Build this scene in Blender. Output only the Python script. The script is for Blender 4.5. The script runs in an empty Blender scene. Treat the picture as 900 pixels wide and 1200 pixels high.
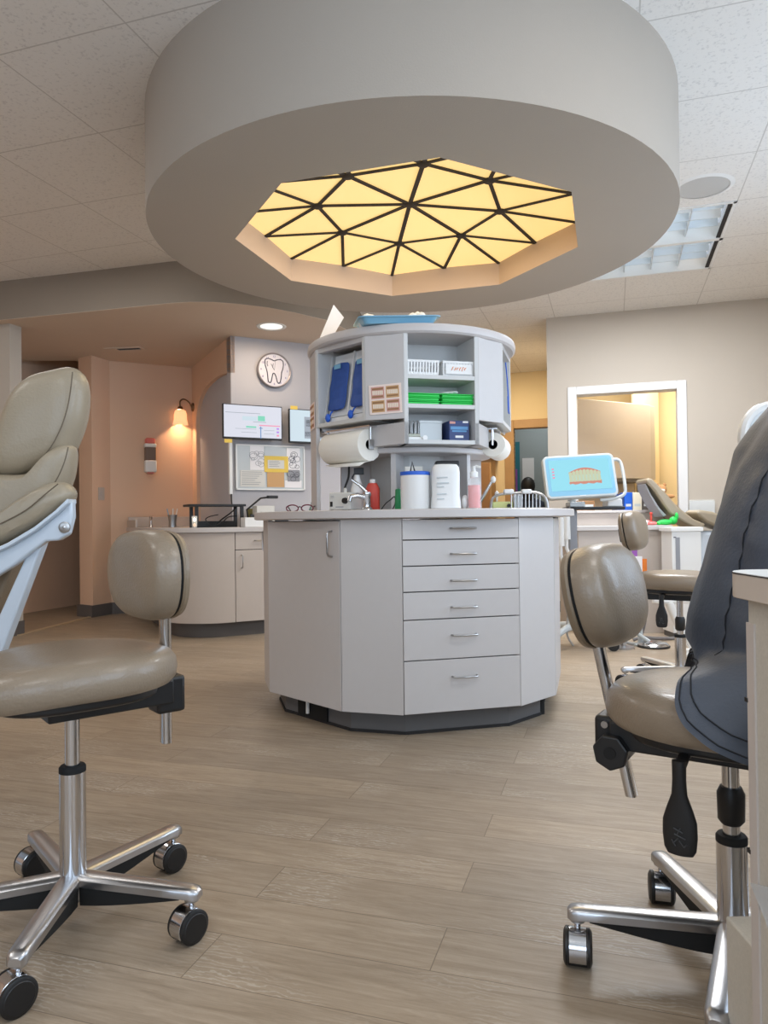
import bpy, bmesh, math, random
from mathutils import Vector, Matrix, noise
random.seed(7)
C = bpy.context.scene.collection
SC = bpy.context.scene
PI = math.pi
def R(d): return math.radians(d)
# ---------------------------------------------------------------- camera
FPX, PT, RL, EYE = 855.24, .011, .0121, .87
cam_d = bpy.data.cameras.new('camera'); cam = bpy.data.objects.new('camera', cam_d); C.objects.link(cam)
cam_d.sensor_fit = 'VERTICAL'; cam_d.sensor_height = 36; cam_d.lens = 36*FPX/1200
cam_d.clip_start = .05
FW = Vector((0, math.cos(PT), math.sin(PT)))
_u0 = Vector((0, -math.sin(PT), math.cos(PT))); _r0 = Vector((1, 0, 0))
RT = _r0*math.cos(RL) - _u0*math.sin(RL); UP = _r0*math.sin(RL) + _u0*math.cos(RL)
CO = Vector((0, 0, EYE))
cam.matrix_world = Matrix(((RT.x, UP.x, -FW.x, 0), (RT.y, UP.y, -FW.y, 0), (RT.z, UP.z, -FW.z, EYE), (0, 0, 0, 1)))
SC.camera = cam
def ray(x, y): return FW + RT*((x-450)/FPX) - UP*((y-600)/FPX)
def aty(x, y, Y): d = ray(x, y); return CO + d*(Y/d.y)          # point of the place at depth Y
def atz(x, y, z): d = ray(x, y); return CO + d*((z-EYE)/d.z)     # point at height z
def onp(x, y, p, n): d = ray(x, y); p = Vector(p); n = Vector(n); return CO + d*((p-CO).dot(n)/d.dot(n))
PHI = .304
U = Vector((math.cos(PHI), -math.sin(PHI), 0)); V = Vector((math.sin(PHI), math.cos(PHI), 0))
def rm(a, b, z=0): return U*a + V*b + Vector((0, 0, z))
def frame(o, deg): return Matrix.Translation(Vector(o)) @ Matrix.Rotation(R(deg), 4, 'Z')
ROOM = Matrix.Rotation(-PHI, 4, 'Z')
# ---------------------------------------------------------------- materials
def lin(c):
    return tuple((v/255/12.92 if v/255 <= .04045 else ((v/255+.055)/1.055)**2.4) for v in c) + (1,)
def mat(name, c, rough=.5, metal=0, bump=0, bscale=80, var=0, vscale=6, emit=None, estr=0, coat=0, alpha=1, spec=.5, trans=0):
    m = bpy.data.materials.new(name); m.use_nodes = True
    nt = m.node_tree; b = nt.nodes['Principled BSDF']
    b.inputs['Base Color'].default_value = lin(c); b.inputs['Roughness'].default_value = rough
    b.inputs['Metallic'].default_value = metal; b.inputs['Coat Weight'].default_value = coat
    b.inputs['Specular IOR Level'].default_value = spec
    b.inputs['Transmission Weight'].default_value = trans
    b.inputs['Alpha'].default_value = alpha
    tc = nt.nodes.new('ShaderNodeTexCoord')
    if var:
        n = nt.nodes.new('ShaderNodeTexNoise'); n.inputs['Scale'].default_value = vscale; n.inputs['Detail'].default_value = 4
        nt.links.new(tc.outputs['Object'], n.inputs['Vector'])
        mx = nt.nodes.new('ShaderNodeMix'); mx.data_type = 'RGBA'
        l = lin(c)
        mx.inputs[6].default_value = tuple(max(0, v*(1-var)) for v in l[:3])+(1,)
        mx.inputs[7].default_value = tuple(min(1, v*(1+var)) for v in l[:3])+(1,)
        nt.links.new(n.outputs['Fac'], mx.inputs[0]); nt.links.new(mx.outputs[2], b.inputs['Base Color'])
    if bump:
        n = nt.nodes.new('ShaderNodeTexNoise'); n.inputs['Scale'].default_value = bscale; n.inputs['Detail'].default_value = 3
        nt.links.new(tc.outputs['Object'], n.inputs['Vector'])
        bp = nt.nodes.new('ShaderNodeBump'); bp.inputs['Strength'].default_value = bump; bp.inputs['Distance'].default_value = .004
        nt.links.new(n.outputs['Fac'], bp.inputs['Height']); nt.links.new(bp.outputs['Normal'], b.inputs['Normal'])
    if emit:
        b.inputs['Emission Color'].default_value = lin(emit); b.inputs['Emission Strength'].default_value = estr
    return m
M = {}
def wall_mat(name, c): return mat(name, c, .85, bump=.15, bscale=160, var=.03, vscale=2)
M['wall'] = wall_mat('wall_paint', (189, 180, 168))
M['wallp'] = wall_mat('wall_paint_warm_glow', (226, 191, 163))  # peach tone puts the warm lamp glow into the wall colour
M['walln'] = wall_mat('wall_paint_arch', (186, 184, 188))
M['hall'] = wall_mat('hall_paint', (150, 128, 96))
M['soffit'] = wall_mat('soffit_paint_shaded', (148, 137, 124))  # darkened so the colour carries the shade on the band
M['drum'] = wall_mat('drum_paint', (174, 165, 154))
M['lowceil'] = wall_mat('low_ceiling_warm_glow', (210, 191, 172))  # warm glow from the wall side put into the ceiling colour
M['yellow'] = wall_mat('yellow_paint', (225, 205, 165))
M['bluewall'] = wall_mat('blue_grey_paint', (160, 168, 170))
M['trim'] = mat('white_trim', (222, 222, 222), .45)
M['base'] = mat('baseboard_rubber', (96, 92, 90), .6)
M['wood'] = mat('honey_wood', (176, 140, 96), .5, var=.12, vscale=9)
M['woodd'] = mat('brown_wood', (150, 110, 70), .5, var=.15, vscale=7)
M['lam'] = mat('laminate_white', (198, 194, 192), .45, var=.02, vscale=30, bump=.04, bscale=300)
M['lamb'] = mat('laminate_beige', (194, 184, 176), .5, var=.02, vscale=30)
M['lamin'] = mat('laminate_inside', (206, 206, 204), .5)
M['top'] = mat('laminate_top', (202, 197, 195), .4, var=.03, vscale=200)
M['speck'] = mat('speckled_laminate', (192, 185, 172), .55, var=.12, vscale=240, bump=.05, bscale=400)
M['gap'] = mat('dark_gap', (38, 36, 36), .8)
M['kick'] = mat('plinth_grey', (98, 97, 97), .6)
M['chrome'] = mat('polished_chrome', (206, 206, 208), .16, 1)
M['alu'] = mat('cast_aluminium', (190, 190, 192), .3, 1, bump=.05, bscale=200)
M['nickel'] = mat('brushed_nickel', (170, 168, 166), .32, 1)
M['black'] = mat('black_plastic', (24, 24, 25), .45)
M['blackm'] = mat('black_matte', (18, 18, 18), .8)
M['leather'] = mat('taupe_vinyl', (136, 121, 103), .36, bump=.22, bscale=170, var=.05, vscale=10, coat=.12)
M['leatherc'] = mat('chair_vinyl', (154, 141, 120), .4, bump=.25, bscale=150, var=.05, vscale=10, coat=.1)
M['leatherb'] = mat('taupe_vinyl_back', (128, 112, 92), .4, bump=.2, bscale=170)
M['thread'] = mat('stitch_thread', (104, 92, 76), .8)
M['white'] = mat('white_plastic', (232, 232, 230), .4)
M['offw'] = mat('off_white_plastic', (214, 212, 205), .45)
M['greyp'] = mat('pale_grey_plastic', (196, 202, 204), .4)
M['framew'] = mat('pale_blue_grey_enamel', (196, 206, 216), .3, coat=.3)
M['paper'] = mat('white_paper', (238, 236, 238), .9)
M['towel'] = mat('paper_towel', (240, 236, 226), .95, bump=.2, bscale=120)
M['blue'] = mat('blue_cloth', (48, 84, 158), .7, bump=.4, bscale=60, var=.2, vscale=40)
M['blueb'] = mat('bright_blue_plastic', (34, 96, 204), .4)
M['bluet'] = mat('pale_blue_plastic', (128, 184, 214), .4)
M['navy'] = mat('navy_box', (48, 66, 116), .5)
M['lblue'] = mat('light_blue_print', (96, 150, 196), .6)
M['green'] = mat('bright_green_plastic', (44, 200, 84), .4)
M['clear'] = mat('translucent_plastic', (226, 230, 232), .3, alpha=.5)
M['pink'] = mat('pink_soap', (236, 130, 126), .25)
M['red'] = mat('red_plastic', (206, 72, 58), .4)
M['orange'] = mat('orange_plastic', (232, 128, 42), .5)
M['purple'] = mat('purple_card', (150, 86, 170), .6)
M['yellowc'] = mat('yellow_card', (232, 200, 92), .7)
M['kraft'] = mat('kraft_card', (206, 164, 116), .8)
M['lime'] = mat('lime_plastic', (206, 210, 140), .5)
M['gauze'] = mat('gauze', (236, 236, 234), .95)
M['gum'] = mat('print_pink', (206, 150, 136), .6)
M['tooth'] = mat('print_cream', (238, 222, 204), .6)
M['bear'] = mat('brown_plush', (190, 140, 92), .95, bump=.6, bscale=120)
M['teal'] = mat('teal_poster', (46, 120, 134), .7)
M['jacket'] = mat('slate_nylon', (70, 77, 89), .5, bump=.25, bscale=140, var=.12, vscale=9)
M['jseam'] = mat('dark_seam_thread', (26, 28, 34), .8)
M['trousers'] = mat('navy_scrub_cloth', (42, 50, 70), .85, bump=.3, bscale=200)
M['skin'] = mat('skin', (206, 160, 134), .55)
M['hair'] = mat('dark_hair', (24, 19, 17), .6, bump=.6, bscale=90)
M['shoe'] = mat('grey_shoe', (70, 70, 74), .6)
M['eye'] = mat('eye_dark', (30, 24, 22), .2)
M['lip'] = mat('lip', (176, 104, 96), .5)
M['inkd'] = mat('dark_ink', (70, 70, 84), .8)
M['inkg'] = mat('grey_ink', (150, 152, 158), .8)
M['clockf'] = mat('clock_face', (214, 210, 216), .5)
M['clockr'] = mat('clock_rim', (150, 144, 146), .35, .4)
M['cable'] = mat('grey_cable', (170, 168, 164), .5)
M['glass'] = mat('clear_glass', (238, 244, 244), .08, alpha=.28)
M['bronze'] = mat('bronze', (120, 92, 66), .35, .8)
def emat(name, c, s, base=(240, 240, 240)): return mat(name, base, .4, emit=c, estr=s)
M['recess'] = wall_mat('recess_paint_warm_glow', (204, 180, 160))  # warm light of the dome put into the recess colour
M['lens'] = emat('light_lens', (208, 230, 244), .62)
M['lensw'] = emat('light_lens_warm', (246, 240, 232), .62)
M['louver'] = mat('louver_blade', (214, 222, 228), .3)
M['dome'] = emat('dome_amber', (242, 206, 128), .80, base=(226, 205, 160))
M['lat'] = mat('lattice_dark', (44, 38, 34), .6)
def shade_mat():
    m = bpy.data.materials.new('lamp_glass_lit'); m.use_nodes = True; nt = m.node_tree; N = nt.nodes; L = nt.links
    b = N['Principled BSDF']; b.inputs['Base Color'].default_value = lin((250, 228, 200)); b.inputs['Roughness'].default_value = .4
    b.inputs['Emission Color'].default_value = lin((255, 220, 178)); b.inputs['Emission Strength'].default_value = .75
    t = N.new('ShaderNodeBsdfTranslucent'); t.inputs[0].default_value = lin((255, 226, 190)); mx = N.new('ShaderNodeMixShader'); mx.inputs[0].default_value = .55
    L.new(b.outputs[0], mx.inputs[1]); L.new(t.outputs[0], mx.inputs[2]); L.new(mx.outputs[0], N['Material Output'].inputs[0]); return m
M['shade'] = shade_mat()
M['bulb'] = emat('bulb_lit', (255, 240, 210), 2.5)
M['can'] = emat('recessed_lens', (246, 240, 226), 1.2)
M['s_white'] = emat('screen_white', (226, 228, 240), .9, base=(10, 10, 10))
M['s_white2'] = emat('screen_white_cool', (210, 228, 238), .9, base=(10, 10, 10))
M['s_cyan'] = emat('screen_cyan', (150, 226, 244), .95, base=(10, 10, 10))
M['s_green'] = emat('screen_green', (130, 220, 190), .9, base=(10, 10, 10))
M['s_pink'] = emat('screen_pink', (250, 150, 180), .9, base=(10, 10, 10))
M['s_violet'] = emat('screen_violet', (190, 130, 240), .9, base=(10, 10, 10))
M['s_blue'] = emat('screen_blue', (90, 140, 200), .9, base=(10, 10, 10))
M['s_grey'] = emat('screen_grey', (170, 178, 190), .8, base=(10, 10, 10))
M['s_dark'] = emat('screen_dark', (90, 94, 100), .7, base=(10, 10, 10))
M['s_gum'] = emat('screen_gum', (216, 140, 120), .9, base=(10, 10, 10))
M['s_tooth'] = emat('screen_tooth', (206, 214, 180), .9, base=(10, 10, 10))
# floor: grey-brown limed oak planks
def floor_mat():
    m = bpy.data.materials.new('vinyl_plank_floor'); m.use_nodes = True; nt = m.node_tree; N = nt.nodes; L = nt.links
    b = N['Principled BSDF']; tc = N.new('ShaderNodeTexCoord')
    mp = N.new('ShaderNodeMapping'); mp.inputs['Rotation'].default_value = (0, 0, PHI); mp.inputs['Location'].default_value = (.35, .02, 0)
    L.new(tc.outputs['Object'], mp.inputs['Vector'])
    br = N.new('ShaderNodeTexBrick'); br.inputs['Scale'].default_value = 1; br.inputs['Brick Width'].default_value = 1.22
    br.inputs['Row Height'].default_value = .155; br.inputs['Mortar Size'].default_value = .0012; br.inputs['Mortar Smooth'].default_value = .2
    br.inputs['Color1'].default_value = (.0, .0, .0, 1); br.inputs['Color2'].default_value = (1, 1, 1, 1); br.inputs['Mortar'].default_value = (.5, .5, .5, 1)
    br.inputs['Bias'].default_value = 0; br.offset = .37
    L.new(mp.outputs[0], br.inputs['Vector'])
    # grain coordinates: stretched along the plank, shifted per plank
    sh = N.new('ShaderNodeVectorMath'); sh.operation = 'MULTIPLY_ADD'
    L.new(br.outputs['Color'], sh.inputs[0]); sh.inputs[1].default_value = (7, 3, 5); L.new(mp.outputs[0], sh.inputs[2])
    st = N.new('ShaderNodeMapping'); st.inputs['Scale'].default_value = (3.0, 34, 1); L.new(sh.outputs[0], st.inputs['Vector'])
    n1 = N.new('ShaderNodeTexNoise'); n1.inputs['Scale'].default_value = 1.6; n1.inputs['Detail'].default_value = 7; n1.inputs['Roughness'].default_value = .78; n1.inputs['Distortion'].default_value = .6
    L.new(st.outputs[0], n1.inputs['Vector'])
    wv = N.new('ShaderNodeTexWave'); wv.wave_type = 'BANDS'; wv.bands_direction = 'Y'; wv.inputs['Scale'].default_value = 4.6; wv.inputs['Distortion'].default_value = 13; wv.inputs['Detail'].default_value = 3.5; wv.inputs['Detail Scale'].default_value = 1.1; wv.inputs['Detail Roughness'].default_value = .62
    st2 = N.new('ShaderNodeMapping'); st2.inputs['Scale'].default_value = (2.6, 6.0, 1); L.new(sh.outputs[0], st2.inputs['Vector']); L.new(st2.outputs[0], wv.inputs['Vector'])
    r1 = N.new('ShaderNodeValToRGB'); e = r1.color_ramp.elements
    e[0].position = .32; e[0].color = lin((141, 124, 104)); e[1].position = .72; e[1].color = lin((180, 163, 142))
    L.new(n1.outputs['Fac'], r1.inputs[0])
    # per-plank tone
    hv = N.new('ShaderNodeMix'); hv.data_type = 'RGBA'; hv.blend_type = 'MULTIPLY'; hv.inputs[0].default_value = 1
    tone = N.new('ShaderNodeMix'); tone.data_type = 'RGBA'; tone.inputs[6].default_value = (.88, .88, .89, 1); tone.inputs[7].default_value = (1.04, 1.03, 1.02, 1)
    L.new(br.outputs['Color'], tone.inputs[0]); L.new(r1.outputs[0], hv.inputs[6]); L.new(tone.outputs[2], hv.inputs[7])
    # limed lines
    r2 = N.new('ShaderNodeValToRGB'); r2.color_ramp.elements[0].position = .72; r2.color_ramp.elements[1].position = .95
    L.new(wv.outputs['Color'], r2.inputs[0])
    n3 = N.new('ShaderNodeTexNoise'); n3.inputs['Scale'].default_value = 2.2; n3.inputs['Detail'].default_value = 2; L.new(sh.outputs[0], n3.inputs['Vector'])
    r3 = N.new('ShaderNodeValToRGB'); r3.color_ramp.elements[0].position = .50; r3.color_ramp.elements[1].position = .62; L.new(n3.outputs['Fac'], r3.inputs[0])
    mm = N.new('ShaderNodeMath'); mm.operation = 'MULTIPLY'; L.new(r2.outputs[0], mm.inputs[0]); L.new(r3.outputs[0], mm.inputs[1])
    m2 = N.new('ShaderNodeMath'); m2.operation = 'MULTIPLY'; L.new(mm.outputs[0], m2.inputs[0]); m2.inputs[1].default_value = .40
    lm = N.new('ShaderNodeMix'); lm.data_type = 'RGBA'; L.new(m2.outputs[0], lm.inputs[0]); L.new(hv.outputs[2], lm.inputs[6]); lm.inputs[7].default_value = lin((204, 195, 183))
    sm = N.new('ShaderNodeMix'); sm.data_type = 'RGBA'; L.new(br.outputs['Fac'], sm.inputs[0]); L.new(lm.outputs[2], sm.inputs[6]); sm.inputs[7].default_value = lin((118, 103, 86))
    L.new(sm.outputs[2], b.inputs['Base Color']); b.inputs['Roughness'].default_value = .42; b.inputs['Specular IOR Level'].default_value = .4
    bp = N.new('ShaderNodeBump'); bp.inputs['Strength'].default_value = .12; bp.inputs['Distance'].default_value = .003
    L.new(n1.outputs['Fac'], bp.inputs['Height']); L.new(bp.outputs[0], b.inputs['Normal'])
    return m
M['floor'] = floor_mat()
def tile_mat():
    m = bpy.data.materials.new('acoustic_ceiling_tile'); m.use_nodes = True; nt = m.node_tree; N = nt.nodes; L = nt.links
    b = N['Principled BSDF']; tc = N.new('ShaderNodeTexCoord')
    br = N.new('ShaderNodeTexBrick'); br.offset = 0; br.inputs['Scale'].default_value = 1; br.inputs['Brick Width'].default_value = .61; br.inputs['Row Height'].default_value = .61
    br.inputs['Mortar Size'].default_value = .004; br.inputs['Mortar Smooth'].default_value = .4
    mp = N.new('ShaderNodeMapping'); mp.inputs['Location'].default_value = (1.7089+.61*20, -2.2968+.61*20, 0); L.new(tc.outputs['Object'], mp.inputs[0]); L.new(mp.outputs[0], br.inputs['Vector'])
    n = N.new('ShaderNodeTexNoise'); n.inputs['Scale'].default_value = 70; n.inputs['Detail'].default_value = 4; L.new(tc.outputs['Object'], n.inputs[0])
    r = N.new('ShaderNodeValToRGB'); r.color_ramp.elements[0].position = .30; r.color_ramp.elements[0].color = lin((212, 209, 205)); r.color_ramp.elements[1].position = .45; r.color_ramp.elements[1].color = lin((232, 229, 224))
    L.new(n.outputs['Fac'], r.inputs[0])
    mx = N.new('ShaderNodeMix'); mx.data_type = 'RGBA'; L.new(br.outputs['Fac'], mx.inputs[0]); L.new(r.outputs[0], mx.inputs[6]); mx.inputs[7].default_value = lin((198, 194, 188))
    L.new(mx.outputs[2], b.inputs['Base Color']); b.inputs['Roughness'].default_value = .9
    bp = N.new('ShaderNodeBump'); bp.inputs['Strength'].default_value = .2; bp.inputs['Distance'].default_value = .003
    L.new(n.outputs['Fac'], bp.inputs['Height']); L.new(bp.outputs[0], b.inputs['Normal'])
    return m
M['tile'] = tile_mat()
# ---------------------------------------------------------------- mesh helpers
I4 = Matrix.Identity(4)
class MB:
    def __init__(s, m=None): s.bm = bmesh.new(); s.m = m or I4
    def _v(s, p): return s.bm.verts.new(s.m @ Vector(p))
    def face(s, pts, mi=0):
        f = s.bm.faces.new([s._v(p) for p in pts]); f.material_index = mi; return s
    def box(s, c, d, rot=None, mi=0):
        c = Vector(c); hx, hy, hz = d[0]/2, d[1]/2, d[2]/2
        rot = rot or Matrix.Identity(3)
        vs = [s._v(c + rot @ Vector((x*hx, y*hy, z*hz))) for x in (-1, 1) for y in (-1, 1) for z in (-1, 1)]
        for q in ((0, 1, 3, 2), (4, 6, 7, 5), (0, 4, 5, 1), (2, 3, 7, 6), (0, 2, 6, 4), (1, 5, 7, 3)):
            f = s.bm.faces.new([vs[i] for i in q]); f.material_index = mi
        return s
    def b2(s, x0, x1, y0, y1, z0, z1, mi=0): return s.box(((x0+x1)/2, (y0+y1)/2, (z0+z1)/2), (abs(x1-x0), abs(y1-y0), abs(z1-z0)), mi=mi)
    def prism(s, poly, z0, z1, mi=0):
        a = [s._v((p[0], p[1], z0)) for p in poly]; b = [s._v((p[0], p[1], z1)) for p in poly]; n = len(poly)
        fs = [s.bm.faces.new(a[::-1]), s.bm.faces.new(b)] + [s.bm.faces.new((a[i], a[(i+1) % n], b[(i+1) % n], b[i])) for i in range(n)]
        for f in fs: f.material_index = mi
        return s
    def prismv(s, poly3, dv, mi=0):            # polygon in space extruded by a vector
        dv = Vector(dv)
        a = [s._v(p) for p in poly3]; b = [s._v(Vector(p)+dv) for p in poly3]; n = len(poly3)
        fs = [s.bm.faces.new(a[::-1]), s.bm.faces.new(b)] + [s.bm.faces.new((a[i], a[(i+1) % n], b[(i+1) % n], b[i])) for i in range(n)]
        for f in fs: f.material_index = mi
        return s
    def loft(s, rings, cap=True, closed=True, mi=0):
        rv = [[s._v(p) for p in r] for r in rings]; n = len(rings[0])
        for a, b in zip(rv, rv[1:]):
            for i in range(n if closed else n-1):
                j = (i+1) % n
                f = s.bm.faces.new((a[i], a[j], b[j], b[i])); f.material_index = mi
        if cap:
            f = s.bm.faces.new(rv[0][::-1]); f.material_index = mi; f = s.bm.faces.new(rv[-1]); f.material_index = mi
        return s
    def lathe(s, prof, c=(0, 0, 0), seg=32, mi=0, cap=True, axis=None):
        c = Vector(c)
        q = Vector((0, 0, 1)).rotation_difference(Vector(axis).normalized()).to_matrix() if axis else Matrix.Identity(3)
        return s.loft([[c + q @ Vector((r*math.cos(2*PI*i/seg), r*math.sin(2*PI*i/seg), z)) for i in range(seg)] for r, z in prof], cap, mi=mi)
    def cyl(s, p0, p1, r0, r1=None, seg=20, mi=0):
        p0, p1 = Vector(p0), Vector(p1); r1 = r0 if r1 is None else r1
        return s.lathe([(r0, 0), (r1, (p1-p0).length)], p0, seg, mi, axis=p1-p0)
    def tube(s, pts, r, seg=10, mi=0, closed=False):
        pts = [Vector(p) for p in pts]; n = len(pts); rings = []
        up = Vector((0, 0, 1)); prev = None
        for i, p in enumerate(pts):
            if closed: t = pts[(i+1) % n]-pts[i-1]
            else: t = pts[min(i+1, n-1)]-pts[max(i-1, 0)]
            t.normalize()
            if prev is None:
                a = up if abs(t.z) < .9 else Vector((1, 0, 0)); x = t.cross(a).normalized()
            else: x = (prev - t*prev.dot(t)).normalized()
            prev = x; y = t.cross(x)
            rr = r[i] if isinstance(r, (list, tuple)) else r
            rings.append([p + x*(rr*math.cos(2*PI*k/seg)) + y*(rr*math.sin(2*PI*k/seg)) for k in range(seg)])
        if closed: rings.append(rings[0]); return s.loft(rings, False, mi=mi)
        return s.loft(rings, True, mi=mi)
    def ball(s, c, r, seg=20, rings=12, mi=0, rot=None):
        c = Vector(c); r = (r, r, r) if not isinstance(r, (tuple, list)) else r
        rot = rot or Matrix.Identity(3)
        rr = []
        for j in range(rings+1):
            t = -PI/2 + PI*j/rings; k = max(math.cos(t), .02)
            rr.append([c + rot @ Vector((r[0]*k*math.cos(2*PI*i/seg), r[1]*k*math.sin(2*PI*i/seg), r[2]*math.sin(t))) for i in range(seg)])
        return s.loft(rr, True, mi=mi)
    def build(s, name, mats, parent=None, bevel=0, seg=2, smooth=True, sub=0, ang=38, world=True):
        bm = s.bm
        bmesh.ops.remove_doubles(bm, verts=bm.verts, dist=1e-6) if False else None
        bmesh.ops.recalc_face_normals(bm, faces=bm.faces)
        me = bpy.data.meshes.new(name); bm.to_mesh(me); bm.free()
        o = bpy.data.objects.new(name, me); C.objects.link(o)
        for m in (mats if isinstance(mats, (list, tuple)) else [mats]): me.materials.append(M[m] if isinstance(m, str) else m)
        if smooth:
            for p in me.polygons: p.use_smooth = True
            me.set_sharp_from_angle(angle=R(ang))
        if bevel:
            b = o.modifiers.new('bevel', 'BEVEL'); b.width = bevel; b.segments = seg; b.limit_method = 'ANGLE'; b.angle_limit = R(35)
            b.harden_normals = False
        if sub:
            q = o.modifiers.new('sub', 'SUBSURF'); q.levels = sub; q.render_levels = sub
        if parent:
            o.parent = parent
            if world:
                mi_ = I4
                chain = []; p = parent
                while p: chain.append(p); p = p.parent
                mw = I4
                for p in reversed(chain): mw = mw @ p.matrix_parent_inverse @ p.matrix_basis
                o.matrix_parent_inverse = mw.inverted()
        return o
def thing(name, label, cat, loc=(0, 0, 0), group=None, rz=0):
    o = bpy.data.objects.new(name, None); C.objects.link(o); o.location = Vector(loc); o.rotation_euler = (0, 0, rz)
    o.empty_display_size = .05
    o['label'] = label; o['category'] = cat
    if group: o['group'] = group
    return o
def tag(o, label, cat, group=None, kind=None):
    o['label'] = label; o['category'] = cat
    if group: o['group'] = group
    if kind: o['kind'] = kind
    return o
def struct(o, label=None, cat=None):
    o['kind'] = 'structure'
    if label: o['label'] = label
    if cat: o['category'] = cat
    return o
def copy_tree(o, parent=None):
    c = o.copy(); C.objects.link(c)
    if parent: c.parent = parent
    for ch in list(o.children): copy_tree(ch, c)
    return c
def bez(p0, p1, p2, p3, n=10):
    p0, p1, p2, p3 = map(Vector, (p0, p1, p2, p3))
    return [p0*(1-t)**3+p1*3*t*(1-t)**2+p2*3*t*t*(1-t)+p3*t**3 for t in [i/n for i in range(n+1)]]
def smooth_loop(pts, n=3, closed=True):   # Catmull-Rom
    pts = [Vector(p) for p in pts]; m = len(pts); out = []
    rng = range(m if closed else m-1)
    for i in rng:
        a, b, c, d = (pts[(i-1) % m], pts[i], pts[(i+1) % m], pts[(i+2) % m]) if closed else (pts[max(i-1, 0)], pts[i], pts[i+1], pts[min(i+2, m-1)])
        for k in range(n):
            t = k/n
            out.append(.5*((2*b)+(c-a)*t+(2*a-5*b+4*c-d)*t*t+(3*b-a-3*c+d)*t**3))
    if not closed: out.append(pts[-1])
    return out
def text_mesh(mb, txt, size, m4, mi=0, depth=.0008):
    cu = bpy.data.curves.new('t', 'FONT'); cu.body = txt; cu.size = size; cu.align_x = 'CENTER'; cu.align_y = 'CENTER'; cu.extrude = depth
    ob = bpy.data.objects.new('t', cu)
    me = bpy.data.meshes.new_from_object(ob)
    bpy.data.objects.remove(ob); bpy.data.curves.remove(cu)
    vs = [mb._v(m4 @ v.co) for v in me.vertices]
    for p in me.polygons:
        try:
            f = mb.bm.faces.new([vs[i] for i in p.vertices]); f.material_index = mi
        except ValueError: pass
    bpy.data.meshes.remove(me)
# ================================================================ THE SETTING
HC, LC = 2.736, 2.44
AL, AR_, B0, B1 = -5.5, 1.75, -2.6, 6.94
# floor
struct(MB().b2(-8, 8, -5, 14, -.1, 0).build('floor', 'floor'), 'grey-brown limed oak plank floor', 'floor')
# upper ceiling: one grid of tiles, two cells left open for the light troffers
A0, V0, S = 2.2968, -1.7089, .61
mb = MB(ROOM)
lights = [(-.489, 4.737), (-.489, 5.347)]
for i in range(-10, 12):
    for j in range(-9, 18):
        x0, y0 = V0+i*S, A0+j*S
        if any(abs(y0-b) < .05 and a-.05 < x0 < a+1.22-.05 for a, b in lights): continue
        mb.face([(x0, y0, HC), (x0, y0+S, HC), (x0+S, y0+S, HC), (x0+S, y0, HC)])
bmesh.ops.remove_doubles(mb.bm, verts=mb.bm.verts, dist=1e-4)
inv = ROOM.inverted()
for v_ in mb.bm.verts: v_.co = inv @ v_.co
o = mb.build('ceiling', 'tile', smooth=False); o.matrix_world = ROOM
sd = o.modifiers.new('solid', 'SOLIDIFY'); sd.thickness = .015; sd.offset = 1
struct(o, 'suspended ceiling of white acoustic tiles', 'ceiling')
# soffit band and lower ceiling on the left
sof = [(-7.2, 6.66), (-2.80, 5.545), (-2.155, 5.375), (-1.50, 5.195), (-1.36, 5.175), (-1.20, 5.185), (-1.04, 5.235), (-.83, 5.335), (-.655, 5.47), (-.427, 5.69), (-.30, 5.95), (-.23, 6.2), (-.17, 6.72)]
back = [(x+.10, y+.12) if x > -1.0 else (x, y+.14) for x, y in sof]
struct(MB().prism(sof + [(x-.06 if x > -.7 else x-.01, y+(.10 if x < -.7 else .02)) for x, y in sof[::-1]], LC, HC+.02).build('wall_soffit', 'soffit'), 'taupe soffit band below the tiles', 'wall')
low = [(-7.2, 6.662)] + [(x-.001, y+.002) for x, y in sof[1:]] + [(.3, 7.3), (-1.0, 7.6), (-1.9, 8.2), (-2.75, 7.3), (-2.95, 7.0), (-4.5, 6.9), (-7.2, 7.4)]
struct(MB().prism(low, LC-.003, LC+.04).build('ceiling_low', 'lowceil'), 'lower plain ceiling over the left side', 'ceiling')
# clock wall (45 degrees to the room) and the arch wall that turns back from it
CLK = frame((-1.275, 6.126, 0), 27.6)
struct(MB(CLK).b2(0, 1.95, 0, .12, 0, HC).build('wall_clock', 'walln'), 'pale wall that carries the clock and the monitors', 'wall')
# arch wall: runs along local +y of CLK at x in [0,.12]
L_ = 1.56
prof_a = smooth_loop([(0, .0, 2.125), (0, .10, 2.14), (0, .30, 2.162), (0, .57, 2.168), (0, .89, 2.14), (0, 1.10, 2.065), (0, 1.215, 1.95), (0, 1.245, 1.82)], 4, False)
pts = [(0, L_, 0), (0, L_, LC), (0, .0, LC)] + [tuple(p) for p in prof_a] + [(0, 1.245, 0)]
mb = MB(CLK); mb.prismv(pts, (.035, 0, 0))
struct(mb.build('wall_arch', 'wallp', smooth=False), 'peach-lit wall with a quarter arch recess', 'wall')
struct(MB(CLK).b2(.035, .12, .12, 1.6, 0, LC).build('wall_niche', 'walln'), 'blue-grey wall inside the arch', 'wall')
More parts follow.
